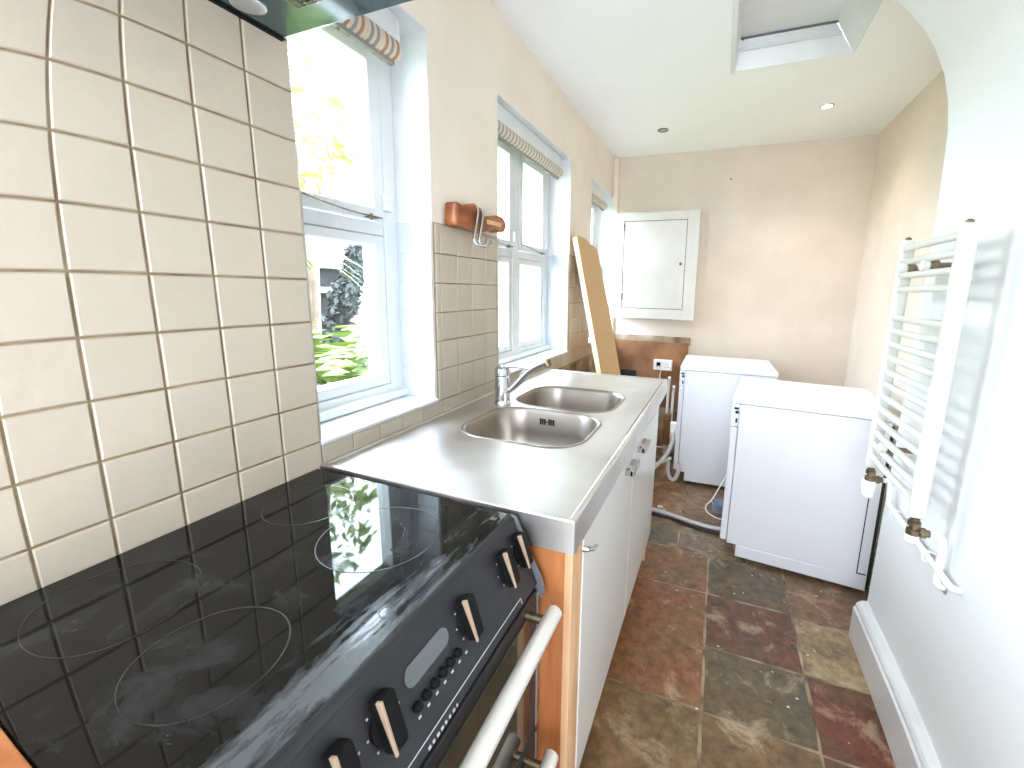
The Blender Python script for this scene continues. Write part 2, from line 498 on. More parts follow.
# tile field left of the first window, on the strip under its sill and on the two piers
T = 0.1
zl = [0.86] + [0.9553 + T * k for k in range(0, 15)] + [CZ]
mb = MB(); tiles(mb, 0, 0.002, rng(-1.3, 0.5, T), zl, 1, gap=0.0042)
tiles(mb, 0, 0.002, [0.5, 0.6, 0.7, 0.8, 0.9, 1.016] + [1.016 + T * k for k in range(1, 5)] + [1.436], [0.86, 0.944], 1, gap=0.003)
tiles(mb, 0, 0.002, [0.990, 1.016, 1.116, 1.216, 1.316, 1.416, 1.434], [0.944] + [0.9553 + T * k for k in range(1, 7)], 1, gap=0.003)
tiles(mb, 0, 0.002, rng(1.436, 2.362, T), [0.86, 0.944], 1, gap=0.003)
tiles(mb, 0, 0.002, [2.364, 2.44, 2.54, 2.64, 2.74, 2.814], [0.86, 0.944] + [0.9553 + T * k for k in range(1, 7)], 1, gap=0.003)
tiles(mb, 0, 0.002, rng(2.816, 3.44, T), [0.86, 0.944], 1, gap=0.003)
o = mb.build('tiling', m_tile, wl); tint_attr(o)
mb = MB(); mb.box((-0.001, YF, 0.85), (0.0045, 0.5, CZ)); mb.box((-0.001, 0.5, 0.85), (0.0045, 3.44, 0.944))
mb.box((-0.001, 0.988, 0.94), (0.0045, 1.435, 1.556)); mb.box((-0.001, 2.363, 0.94), (0.0045, 2.815, 1.556))
mb.build('grout', m_grout, wl)
mb = MB()
for a, b in WINS:
    tiles(mb, 1, b - 0.005, [-0.145, -0.10, -0.002], [0.9553 + T * k for k in range(0, 7)], -1, gap=0.002, th=0.005)
    tiles(mb, 1, a + 0.005, [-0.145, -0.10, -0.002], [0.9553 + T * k for k in range(0, 7)], 1, gap=0.002, th=0.005)
o = mb.build('reveal_tiling', m_tile_w, wl); tint_attr(o)
mb = MB()
for a, b in WINS:
    mb.box((-0.146, b - 0.0085, 0.95), (-0.001, b - 0.004, 1.556)); mb.box((-0.146, a + 0.004, 0.95), (-0.001, a + 0.0085, 1.556))
mb.build('reveal_grout', m_grout_w, wl)
mb = MB()
for a, b in WINS: mb.box((-0.16, a, 0.944), (0.010, b, 0.9553))
mb.build('sill_tiles', m_gloss, wl, bevel=0.003)
# bare brown wall and hardboard beyond the sink unit, below the tiles
mb = MB(); mb.box((0.0, 1.95, 0.0), (0.006, YB, 0.845)); mb.build('bare_plaster', m_plaster, wl)

# back wall
mb = MB(); mb.box((-0.3, YB, 0), (XR + 0.2, YB + 0.2, CZ + 0.2))
wb = mb.build('wall_back', m_back, kind='structure')
mb = MB(); mb.box((0.0, YB - 0.012, 0.36), (0.685, YB, 0.925)); mb.build('hardboard_panel', m_brown, wb, bevel=0.002)
mb = MB(); mb.box((0.0, YB - 0.010, 0.905), (0.70, YB + 0.001, 0.975)); mb.build('torn_edge', m_plaster, wb, bevel=0.004)
mb = MB(); mb.box((0.0, YB - 0.006, 0.0), (0.72, YB, 0.36)); mb.build('bare_plaster', m_plaster, wb)
mb = MB(); mb.tube([(0.914, YB + 0.001, 2.207), (0.914, YB - 0.002, 2.207)], 0.006, 10); mb.build('plug_hole', m_dark, wb)
mb = MB(); mb.box((0.0, YB - 0.03, 0.0), (0.045, YB, CZ)); mb.build('pipe_boxing', m_magnolia, wb, bevel=0.008)

# right wall: set-back far part and the near breast whose head curves over into the ceiling
mb = MB(); mb.box((XR, YE - 0.3, 0), (XR + 0.2, YB + 0.1, CZ + 0.2))
prof = [(1.54, 0), (1.548, 1.0), (1.552, 1.6), (1.545, 1.866), (1.533, 1.956), (1.514, 2.035), (1.484, 2.108), (1.449, 2.171), (1.407, 2.224), (1.36, 2.273), (1.30, 2.315), (1.22, 2.355), (1.12, 2.392), (1.0, 2.42), (0.9, 2.4301)]
poly = prof + [(0.9, CZ + 0.19), (2.03, CZ + 0.19), (2.03, 0)]
mb.prism(poly, 1, YF, YE)
wr = mb.build('wall_right', m_white_wall, kind='structure', smooth=True, angle=30)
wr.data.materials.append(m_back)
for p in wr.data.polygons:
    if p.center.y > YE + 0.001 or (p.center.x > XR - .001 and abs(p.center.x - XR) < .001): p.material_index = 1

# wall behind the camera with a closed recess behind the added fill light
mb = MB(); mb.box((-0.3, YF - 0.15, 0), (0.08, YF, CZ + 0.2)); mb.box((1.46, YF - 0.15, 0), (2.03, YF, CZ + 0.2)); mb.box((0.08, YF - 0.15, 0.0), (1.46, YF - 0.10, CZ + 0.2)); mb.box((0.08, YF - 0.10, 2.36), (1.46, YF, CZ + 0.2))
mb.build('wall_behind', m_white_wall, kind='structure')

# ceiling with the loft hatch recess
hx0, hx1, hy0, hy1 = 0.889, 1.385, 1.62, 2.25
mb = MB()
mb.box((-0.3, YF - 0.15, CZ), (hx0, YB + 0.2, CZ + 0.2)); mb.box((hx1, YF - 0.15, CZ), (XR + 0.2, YB + 0.2, CZ + 0.2))
mb.box((hx0, YF - 0.15, CZ), (hx1, hy0, CZ + 0.2)); mb.box((hx0, hy1, CZ), (hx1, YB + 0.2, CZ + 0.2))
ce = mb.build('ceiling', m_ceiling, kind='structure')
h = empty('loft_hatch', (1.13, 1.93, CZ), label='white recessed loft hatch with splayed surround in the ceiling', cat='hatch')
def hl(p): return (p[0] - 1.13, p[1] - 1.93, p[2] - CZ)
mb = MB(); mb.box(hl((0.90, 1.62, 2.55)), hl((1.31, 2.215, 2.57))); mb.build('hatch_panel', m_gloss, h, bevel=0.002)
mb = MB()
def quadslab(mb, a, b, c, d, n, th=0.012):
    n = Vector(n) * th
    va = [mb.bm.verts.new(Vector(p)) for p in (a, b, c, d)]; vb = [mb.bm.verts.new(Vector(p) + n) for p in (a, b, c, d)]
    mb.bm.faces.new(va); mb.bm.faces.new(list(reversed(vb))); mb.bridge(va, vb)
quadslab(mb, hl((1.385, 2.25, CZ - .002)), hl((1.385, 1.62, CZ - .002)), hl((1.300, 1.62, 2.55)), hl((1.300, 2.21, 2.55)), (1, 0, 0.4))
quadslab(mb, hl((0.889, 1.62, CZ - .002)), hl((0.889, 2.25, CZ - .002)), hl((0.905, 2.21, 2.55)), hl((0.905, 1.62, 2.55)), (-1, 0, 0.1))
quadslab(mb, hl((0.889, 2.25, CZ - .002)), hl((1.385, 2.25, CZ - .002)), hl((1.300, 2.205, 2.545)), hl((0.905, 2.205, 2.545)), (0, 1, 0.3))
quadslab(mb, hl((0.889, 1.62, CZ - .002)), hl((1.385, 1.62, CZ - .002)), hl((1.300, 1.65, 2.545)), hl((0.905, 1.65, 2.545)), (0, -1, 0.3))
mb.build('hatch_lining', m_gloss, h)
mb = MB(); mb.box(hl((0.90, 2.198, 2.495)), hl((1.325, 2.215, 2.507))); mb.box(hl((0.868, 1.62, CZ - 0.008)), hl((0.889, 2.262, CZ + 0.001)))
mb.build('hatch_bead', m_gloss, h, bevel=0.002)
mb = MB(); mb.box(hl((0.90, 2.196, 2.543)), hl((1.31, 2.206, 2.549))); mb.sphere(hl((0.915, 2.195, 2.54)), 0.006, 10); mb.build('shadow_gap', m_capgrey, h)

# floor: flagstones, each slab its own tone
FL = [  # x0 x1 y0 y1 tint tint2
 (0.30, 0.963, 1.62, 1.93, (132, 102, 72), (150, 105, 72)), (0.30, 0.963, 1.03, 1.62, (139, 104, 70), (149, 98, 69)), (0.30, 0.963, 0.44, 1.03, (122, 101, 70), (143, 113, 78)),
 (0.30, 0.963, -0.2, 0.44, (110, 90, 68), (97, 79, 59)), (0.963, 1.303, 1.62, 1.955, (100, 94, 82), (124, 102, 77)), (0.963, 1.303, 1.308, 1.62, (124, 79, 58), (108, 79, 58)),
 (0.963, 1.303, 1.026, 1.308, (100, 91, 72), (110, 93, 67)), (0.963, 1.303, 0.70, 1.026, (118, 95, 66), (133, 102, 69)), (0.963, 1.303, 0.1, 0.70, (101, 84, 65), (116, 90, 66)),
 (1.303, 1.64, 1.605, 1.96, (150, 109, 81), (136, 112, 88)), (1.303, 1.64, 1.31, 1.605, (146, 126, 94), (182, 160, 126)), (1.303, 1.64, 1.02, 1.31, (123, 67, 50), (113, 78, 57)),
 (1.303, 1.64, 0.5, 1.02, (106, 70, 53), (99, 76, 55)), (0.30, 0.80, 1.93, 2.26, (109, 107, 95), (135, 115, 92)), (0.80, 1.09, 1.955, 2.26, (127, 123, 109), (154, 127, 100)),
 (1.09, 1.45, 1.96, 2.30, (114, 102, 84), (124, 100, 76)), (1.45, 1.84, 1.96, 2.30, (105, 90, 72), (124, 100, 76)), (0.0, 0.80, 2.26, 2.75, (167, 132, 99), (141, 106, 79)),
 (0.80, 1.30, 2.26, 2.75, (136, 108, 83), (158, 125, 94)), (1.30, 1.84, 2.30, 2.75, (116, 100, 81), (124, 100, 76)), (0.0, 0.62, 2.75, 3.46, (176, 142, 108), (149, 116, 88)), (0.62, 1.84, 2.75, 3.46, (137, 116, 92), (124, 100, 76)),
 (-0.1, 0.30, -0.2, 2.26, (110, 90, 68), (97, 79, 59)), (-0.1, 1.84, -1.5, -0.2, (124, 102, 76), (108, 86, 63)), (1.303, 1.84, -0.2, 0.5, (124, 102, 76), (108, 86, 63)), (0.963, 1.303, -0.2, 0.1, (113, 92, 67), (108, 86, 63)), (1.64, 1.84, 0.5, 1.96, (124, 102, 76), (108, 86, 63))]
mb = MB(); bmf = mb.bm
l1 = bmf.faces.layers.int.new('fid')
for k, (x0, x1, y0, y1, c1, c2) in enumerate(FL):
    g = 0.0045; nx = max(2, int((x1 - x0) / 0.06)); ny = max(2, int((y1 - y0) / 0.06))
    grid = []
    for i in range(nx + 1):
        row = []
        for j in range(ny + 1):
            ex = i in (0, nx); ey = j in (0, ny)
            x = x0 + g + (x1 - x0 - 2 * g) * i / nx; y = y0 + g + (y1 - y0 - 2 * g) * j / ny
            if ex: x += random.uniform(-.0025, .0025)
            if ey: y += random.uniform(-.0025, .0025)
            z = random.uniform(-.0012, .0) if not (ex or ey) else -0.0025
            row.append(bmf.verts.new((x, y, z)))
        grid.append(row)
    for i in range(nx):
        for j in range(ny):
            f = bmf.faces.new((grid[i][j], grid[i + 1][j], grid[i + 1][j + 1], grid[i][j + 1])); f[l1] = k
    # skirts down into the joints
    edge = [grid[i][0] for i in range(nx + 1)] + [grid[nx][j] for j in range(1, ny + 1)] + [grid[i][ny] for i in range(nx - 1, -1, -1)] + [grid[0][j] for j in range(ny - 1, 0, -1)]
    low = [bmf.verts.new((v.co.x, v.co.y, -0.02)) for v in edge]
    for i in range(len(edge)):
        f = bmf.faces.new((edge[i], low[i], low[(i + 1) % len(edge)], edge[(i + 1) % len(edge)])); f[l1] = k
me = bpy.data.meshes.new('floor'); bmf.to_mesh(me); bmf.free()
me.materials.append(m_floor)
ids = [d.value for d in me.attributes['fid'].data]
for nm, ix in (('tint', 4), ('tint2', 5)):
    at = me.attributes.new(nm, 'FLOAT_COLOR', 'FACE')
    for i, d in enumerate(ids): at.data[i].color = srgb(*FL[d][ix])
for p in me.polygons: p.use_smooth = True
fo = bpy.data.objects.new('floor', me); link(fo); tag(fo, kind='structure')
me.set_sharp_from_angle(angle=math.radians(35))
mb = MB(); mb.box((-0.1, -1.5, -0.05), (1.84, 3.46, -0.0032)); mb.build('mortar_joints', m_joint, fo)

# skirting on the near right wall
mb = MB()
pf = [(1.55, 0.0), (1.500, 0.0), (1.500, 0.132), (1.507, 0.138), (1.507, 0.148), (1.514, 0.158), (1.526, 0.166), (1.55, 0.170)]
mb.prism(pf, 1, YF + 0.0, YE + 0.002)
mb.build('baseboard_right', m_gloss, kind='structure', bevel=0.001)


# ------------------------------------------------------------------ windows
def framebox(mb, x0, x1, y0, y1, z0, z1, w, wb=None, wt=None):
    wb = w if wb is None else wb; wt = w if wt is None else wt
    mb.box((x0, y0, z0), (x1, y0 + w, z1)); mb.box((x0, y1 - w, z0), (x1, y1, z1))
    mb.box((x0, y0 + w, z0), (x1, y1 - w, z0 + wb)); mb.box((x0, y0 + w, z1 - wt), (x1, y1 - w, z1))


def window(n, y0, y1, lights):
    w = empty('window_%d' % n, (-0.18, (y0 + y1) / 2, SZ), kind='structure')
    ox, oy, oz = 0.18, -(y0 + y1) / 2, -SZ
    def L(mb):
        bmesh.ops.translate(mb.bm, verts=mb.bm.verts, vec=(ox, oy, oz)); return mb
    mb = MB()
    a, b = y0 + 0.004, y1 - 0.004
    framebox(mb, -0.225, -0.142, a, b, 0.957, HZ - 0.004, 0.060, 0.05, 0.06)
    if lights == 2:
        c = (a + b) / 2; mb.box((-0.225, c - 0.032, 1.0), (-0.142, c + 0.032, HZ - 0.06))
        bays = [(a + 0.060, c - 0.032), (c + 0.032, b - 0.060)]
    else: bays = [(a + 0.060, b - 0.060)]
    for p, r in bays: mb.box((-0.225, p, 1.508), (-0.150, r, 1.548))
    L(mb).build('window_frame', m_gloss, w, bevel=0.004)
    mb = MB(); mb.box((-0.150, a, 0.957), (-0.118, b, 0.985)); L(mb).build('sill_board', m_gloss, w, bevel=0.006)
    for p, r in bays:
        mb = MB(); framebox(mb, -0.195, -0.138, p + 0.003, r - 0.003, 1.552, HZ - 0.068, 0.046, 0.038, 0.045)
        cs = L(mb).build('casement', m_gloss, w, bevel=0.004)
        mb = MB(); mb.box((-0.172, p + 0.036, 1.585), (-0.168, r - 0.036, HZ - 0.105)); L(mb).build('upper_pane', m_glass, w)
        mb = MB(); framebox(mb, -0.205, -0.148, p + 0.001, r - 0.001, 1.008, 1.506, 0.040, 0.034, 0.030)
        L(mb).build('lower_sash', m_gloss, w, bevel=0.004)
        mb = MB(); mb.box((-0.180, p + 0.03, 1.035), (-0.176, r - 0.03, 1.482)); L(mb).build('lower_pane', m_glass, w)
        mb = MB()
        mb.tube(bez([(-0.128, p + 0.01, 1.585), (-0.118, (p + r) / 2, 1.562), (-0.126, r - 0.03, 1.560)], 8), 0.0045, 8, flat=.5)
        mb.box((-0.140, r - 0.09, 1.554), (-0.120, r - 0.05, 1.558)); mb.cyl((-0.130, r - 0.07, 1.55), (-0.130, r - 0.07, 1.568), 0.004)
        L(mb).build('casement_stay', m_brass, w, smooth=True)
        mb = MB(); mb.box((-0.142, r - 0.012, 1.585), (-0.122, r + 0.018, 1.64)); mb.cyl((-0.121, r + 0.003, 1.615), (-0.116, r + 0.003, 1.615), 0.004); L(mb).build('catch', m_gloss, w, bevel=0.004)
    return w


window(1, *WINS[0], 1)
window(2, *WINS[1], 2)
window(3, *WINS[2], 1)


def blind(y0, y1, r, lab, seed):
    rd = random.Random(seed)
    e = empty('rolled_blind', (-0.055, (y0 + y1) / 2, 2.035), label=lab, cat='blind', group='rolled fabric blinds in the window heads')
    L = y1 - y0
    mb = MB(); prof = []; n = int(L / 0.011)
    for k in range(n * 2 + 1):
        prof.append((k * L / (n * 2) - L / 2, r * (1.0 if k % 2 else 0.86)))
    mb.lathe((0, 0, 0), (0, 1, 0), prof, 20)
    ob = mb.build('fabric_roll', [m_fabric_a, m_fabric_b, m_fabric_c], e, smooth=True, angle=60)
    seqs = [0, 1, 0, 0, 2, 0, 1, 0, 2, 0, 0, 1]
    for p in ob.data.polygons:
        k = int((p.center.y + L / 2) / 0.011)
        p.material_index = seqs[k % len(seqs)] if seed == 1 else (1 if k % 3 == 0 else 0)
    mb = MB(); mb.box((-0.02, -L / 2 + 0.01, r * 0.75), (0.02, L / 2 - 0.01, HZ - 2.035 - 0.006)); mb.build('head_batten', m_gloss, e)
    mb = MB(); mb.box((-0.012, -L / 2 + .01, -r - 0.008), (0.004, L / 2 - .01, -r * 0.8)); 
    for k in range(int(L / 0.03)): mb.sphere((-0.004, -L / 2 + 0.02 + k * 0.03, -r - 0.010), 0.004, 8)
    mb.build('scalloped_hem', m_fabric_b, e)
    for sy in (-1, 1):
        mb = MB(); mb.cyl((0, sy * L / 2, 0), (0, sy * (L / 2 + 0.012), 0), 0.012); mb.box((-0.012, sy * (L / 2 + 0.004) - .004, 0), (0.012, sy * (L / 2 + 0.004) + .004, HZ - 2.035 - 0.005)); mb.build('bracket', m_insul, e)
    return e


blind(0.53, 0.905, 0.031, 'rolled striped fabric blind in the head of the nearest window', 1)
blind(1.47, 2.30, 0.030, 'long rolled grey striped blind in the middle window head', 2)
blind(2.85, 3.36, 0.030, 'short rolled blind in the farthest window head beside the back wall', 3)

# ------------------------------------------------------------------ sink worktop
WX0, WX1, WY0, WY1, WZ = 0.006, 0.684, 0.489, 1.982, 0.90


def rrect(cx, cy, hx, hy, r, n=8):
    out = []
    for sx, sy, a0 in ((1, 1, 0), (-1, 1, PI / 2), (-1, -1, PI), (1, -1, 3 * PI / 2)):
        for k in range(n + 1):
            a = a0 + PI / 2 * k / n
            out.append((cx + sx * (hx - r) + r * math.cos(a), cy + sy * (hy - r) + r * math.sin(a)))
    return out


sk = empty('sink_worktop', (0.34, 1.2, 0.83), label='long stainless steel worktop with two inset sink bowls, under the windows', cat='sink')
def S(p): return Vector((p[0] - 0.34, p[1] - 1.2, p[2] - 0.83))
bowls = [(0.357, 1.024, 0.205, 0.180), (0.352, 1.418, 0.208, 0.182)]
mb = MB(); bm = mb.bm
def loop2d(pts, z): return [bm.verts.new(S((x, y, z))) for x, y in pts]
def edges(vs): return [bm.edges.new((vs[i], vs[(i + 1) % len(vs)])) for i in range(len(vs))]
inner = rrect((WX0 + WX1) / 2, (WY0 + WY1) / 2, (WX1 - WX0) / 2 - 0.016, (WY1 - WY0) / 2 - 0.016, 0.006, 3)
vo = loop2d(inner, WZ - 0.004); es = edges(vo)
rims = []
for cx, cy, hx, hy in bowls:
    r1 = loop2d(rrect(cx, cy, hx + 0.008, hy + 0.006, 0.115, 10), WZ - 0.004); es += edges(r1); rims.append(r1)
bmesh.ops.triangle_fill(bm, use_beauty=True, use_dissolve=False, edges=es)
# the raised outer rim rolling over to the folded edge
mid = loop2d(rrect((WX0 + WX1) / 2, (WY0 + WY1) / 2, (WX1 - WX0) / 2 - 0.011, (WY1 - WY0) / 2 - 0.011, 0.006, 3), WZ)
ou = loop2d(rrect((WX0 + WX1) / 2, (WY0 + WY1) / 2, (WX1 - WX0) / 2 - 0.002, (WY1 - WY0) / 2 - 0.002, 0.003, 3), WZ)
o2 = loop2d(rrect((WX0 + WX1) / 2, (WY0 + WY1) / 2, (WX1 - WX0) / 2, (WY1 - WY0) / 2, 0.003, 3), WZ - 0.003)
o3 = loop2d(rrect((WX0 + WX1) / 2, (WY0 + WY1) / 2, (WX1 - WX0) / 2, (WY1 - WY0) / 2, 0.003, 3), WZ - 0.072)
o4 = loop2d(rrect((WX0 + WX1) / 2, (WY0 + WY1) / 2, (WX1 - WX0) / 2 - 0.012, (WY1 - WY0) / 2 - 0.012, 0.003, 3), WZ - 0.072)
o5 = loop2d(rrect((WX0 + WX1) / 2, (WY0 + WY1) / 2, (WX1 - WX0) / 2 - 0.012, (WY1 - WY0) / 2 - 0.012, 0.003, 3), WZ - 0.012)
for a, b in ((vo, mid), (mid, ou), (ou, o2), (o2, o3), (o3, o4), (o4, o5)): mb.bridge(a, b)
mb.build('steel_top', m_steel, sk, smooth=True, angle=25)
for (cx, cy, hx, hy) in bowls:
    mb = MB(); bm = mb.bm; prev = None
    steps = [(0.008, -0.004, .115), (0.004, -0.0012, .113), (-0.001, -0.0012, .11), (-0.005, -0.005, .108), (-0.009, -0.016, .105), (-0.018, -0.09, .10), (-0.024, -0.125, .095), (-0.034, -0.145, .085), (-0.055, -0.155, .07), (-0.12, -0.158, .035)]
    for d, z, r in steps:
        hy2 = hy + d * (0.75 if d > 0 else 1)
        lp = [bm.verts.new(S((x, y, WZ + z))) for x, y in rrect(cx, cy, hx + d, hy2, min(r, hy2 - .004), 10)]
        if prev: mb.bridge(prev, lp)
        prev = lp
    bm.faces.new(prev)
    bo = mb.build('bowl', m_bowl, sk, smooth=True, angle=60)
    mb = MB(); mb.lathe(S((cx, cy, WZ - 0.1585)), (0, 0, 1), [(0, 0.044), (0.003, 0.042), (0.003, 0.030), (-0.0005, 0.028)], 24); mb.build('drain', m_chrome, bo, smooth=True)
    if cy < 1.2:
        mb = MB()
        for k in range(7):
            if k == 3: mb.box(S((cx - 0.045 + k * 0.0085, cy + hy - 0.0165, WZ - 0.047)), S((cx - 0.045 + k * 0.0085 + 0.006, cy + hy - 0.0130, WZ - 0.043))); continue
            mb.box(S((cx - 0.045 + k * 0.0085, cy + hy - 0.0175, WZ - 0.056)), S((cx - 0.045 + k * 0.0085 + 0.005, cy + hy - 0.0125, WZ - 0.034)))
        mb.build('overflow_slots', m_dark, bo)
# groove in front rim
mb = MB(); mb.box(S((0.664, 1.05, WZ - 0.0045)), S((0.6665, 1.915, WZ - 0.0033))); mb.build('rim_groove', m_dark, sk)

# tap
tp = empty('mixer_tap', (0.140, 1.218, 0.896), label='chrome single lever mixer tap behind the two sink bowls', cat='tap')
mb = MB(); mb.lathe((0, 0, 0), (0, 0, 1), [(0, 0.033), (0.006, 0.033), (0.010, 0.0305), (0.020, 0.0295), (0.105, 0.0295), (0.110, 0.0285)], 28); mb.build('body', m_chrome, tp, smooth=True)
mb = MB(); mb.lathe((0, 0, 0.112), (0, 0, 1), [(0, 0.0265), (0.003, 0.030), (0.026, 0.030), (0.036, 0.023), (0.040, 0.008)], 28); cp = mb.build('lever_cap', m_chrome, tp, smooth=True)
mb = MB(); mb.tube(bez([(0.0, 0.0, 0.142), (0.05, -0.005, 0.150), (0.115, -0.012, 0.148)], 6), [0.010] * 4 + [0.009] * 5 + [0.007] * 4, 12, flat=0.42); mb.build('lever', m_chrome, cp, smooth=True)
mb = MB(); mb.tube(bez([(0.012, 0.0, 0.045), (0.05, 0.003, 0.075), (0.11, 0.008, 0.140), (0.178, 0.012, 0.178)], 6), [0.0135] * 10 + [0.0125] * 9, 14); mb.build('spout', m_chrome, tp, smooth=True)
mb = MB(); mb.lathe((0.180, 0.012, 0.188), (0.15, 0, -1), [(0, 0.010), (0.004, 0.013), (0.026, 0.013), (0.028, 0.010)], 20); mb.build('nozzle', m_brass, tp, smooth=True)

# base unit
bu = empty('base_cabinet', (0.34, 1.13, 0.0), label='two-door base cabinet with glossy white doors under the steel sink', cat='cabinet')
def Bp(p): return (p[0] - 0.34, p[1] - 1.13, p[2])
XD = 0.662
mb = MB(); mb.box(Bp((0.05, 0.500, 0.02)), Bp((XD, 0.518, 0.826))); mb.build('end_panel', m_wood, bu, bevel=0.0015)
mb = MB(); mb.box(Bp((0.05, 1.715, 0.02)), Bp((XD, 1.733, 0.826))); mb.build('end_panel', m_wood_e, bu, bevel=0.0015)
mb = MB(); mb.box(Bp((XD - 0.001, 0.500, 0.02)), Bp((XD + 0.016, 0.566, 0.826))); mb.build('face_stile', m_wood_e, bu, bevel=0.0015)
mb = MB(); mb.box(Bp((0.05, 0.518, 0.16)), Bp((XD - .02, 1.715, 0.178))); mb.box(Bp((0.05, 0.518, 0.178)), Bp((0.056, 1.715, 0.60))); mb.box(Bp((XD - .05, 0.518, 0.80)), Bp((XD - 0.02, 1.715, 0.825))); mb.build('carcass', m_wood_e, bu)
mb = MB(); mb.box(Bp((0.585, 0.519, 0.003)), Bp((0.60, 1.714, 0.158))); mb.build('plinth', m_wood, bu)
for i, (a, b) in enumerate(((0.570, 1.127), (1.131, 1.730))):
    mb = MB(); mb.box(Bp((XD, a, 0.172)), Bp((XD + 0.018, b, 0.822)))
    d = mb.build('door', m_door, bu, bevel=0.0015)
    mb = MB(); hy0, hy1 = (0.985, 1.085) if i == 0 else (1.19, 1.30)
    hz = 0.797
    mb.box(Bp((XD + 0.017, hy0, hz - 0.009)), Bp((XD + 0.042, hy0 + 0.018, hz + 0.009))); mb.box(Bp((XD + 0.017, hy1 - 0.018, hz - 0.009)), Bp((XD + 0.042, hy1, hz + 0.009)))
    mb.box(Bp((XD + 0.034, hy0, hz - 0.0095)), Bp((XD + 0.046, hy1, hz + 0.0095)))
    mb.build('handle', m_chrome, d, bevel=0.001)
mb = MB(); mb.cyl(Bp((XD + 0.015, 0.575, 0.79)), Bp((XD + 0.030, 0.575, 0.79)), 0.008, 0.005); mb.tube(bez([Bp((XD + 0.028, 0.572, 0.794)), Bp((XD + 0.036, 0.582, 0.790)), Bp((XD + 0.040, 0.594, 0.792))], 5), 0.005, 8); mb.build('door_hook', m_chrome, bu, smooth=True)

# ------------------------------------------------------------------ cooker
CY0, CY1 = -0.146, 0.481
ck = empty('electric_cooker', (0.30, 0.162, 0.0), label='black freestanding electric cooker with glass hob, in front of the tiled wall', cat='cooker')
def K(p): return (p[0] - 0.30, p[1] - 0.162, p[2])
HZc = 0.893
mb = MB(); mb.prism([(0.012 - 0.30, 0.03), (0.592 - 0.30, 0.03), (0.592 - 0.30, 0.748), (0.545 - 0.30, 0.80), (0.545 - 0.30, 0.872), (0.012 - 0.30, 0.872)], 1, CY0 + 0.004 - 0.162, CY1 - 0.004 - 0.162); mb.build('body', m_panel, ck, bevel=0.003)
mb = MB(); mb.box(K((0.010, CY0, 0.872)), K((0.548, CY1, HZc)))
hb = mb.build('hob_glass', m_hob, ck, bevel=0.003)
def ringmesh(cx, cy, r, w, a0=0, a1=2 * PI, n=72):
    mb = MB(); v = []
    for k in range(n + 1):
        a = a0 + (a1 - a0) * k / n
        v.append((mb.bm.verts.new(K((cx + (r - w) * math.cos(a), cy + (r - w) * math.sin(a), HZc + 0.0004))), mb.bm.verts.new(K((cx + r * math.cos(a), cy + r * math.sin(a), HZc + 0.0004)))))
    for k in range(n): mb.bm.faces.new((v[k][0], v[k][1], v[k + 1][1], v[k + 1][0]))
    return mb
for cx, cy, r in ((0.368, 0.313, 0.105), (0.371, 0.029, 0.086), (0.150, 0.345, 0.084), (0.150, 0.030, 0.102)):
    ringmesh(cx, cy, r, 0.0018).build('cooking_zone_ring', m_print, hb)
ringmesh(0.515, 0.172, 0.012, 0.0014).build('control_mark', m_print, hb)
mb = MB(); mb.box(K((0.522, 0.444, HZc - .001)), K((0.534, 0.454, HZc + 0.0005))); mb.build('hot_lamp_mark', m_display, hb)
# rounded metal front edge of the hob and the sloping control fascia
P0 = Vector((0.562, 0, 0.885)); P1 = Vector((0.614, 0, 0.757))
mb = MB()
pr_ = [(0.548, 0.872), (0.548, 0.893), (0.555, 0.8925), (0.560, 0.890), (0.5625, 0.885), (0.560, 0.872)]
mb.prism([(a - 0.30, b) for a, b in pr_], 1, CY0 - 0.162, CY1 - 0.162); mb.build('hob_front_trim', m_panel, ck, smooth=True, angle=50)
mb = MB()
pr_ = [(0.556, 0.884), (0.562, 0.885), (0.600, 0.7915), (0.614, 0.757), (0.606, 0.750), (0.560, 0.750), (0.54, 0.87)]
mb.prism([(a - 0.30, b) for a, b in pr_], 1, CY0 + 0.004 - 0.162, CY1 - 0.008 - 0.162)
cpn = mb.build('control_panel', m_panel, ck, bevel=0.002)
SL = (P1 - P0).normalized(); NL = Vector((-SL.z, 0, SL.x)).normalized()
if NL.x < 0: NL = -NL
def onp(t, y, h):      # t distance down the slope from P0
    p = P0 + SL * t + NL * h; return Vector((p.x - 0.30, y - 0.162, p.z))
def slopebox(mb, t0, t1, y0, y1, h0, h1, hb=None):
    hb = h1 if hb is None else hb
    pts = [onp(t0, y0, h0), onp(t0, y1, h0), onp(t1, y1, h0), onp(t1, y0, h0), onp(t0, y0, h1), onp(t0, y1, h1), onp(t1, y1, hb), onp(t1, y0, hb)]
    v = [mb.bm.verts.new(p) for p in pts]
    for f in ((0, 1, 2, 3), (7, 6, 5, 4), (4, 5, 1, 0), (5, 6, 2, 1), (6, 7, 3, 2), (7, 4, 0, 3)): mb.bm.faces.new([v[i] for i in f])
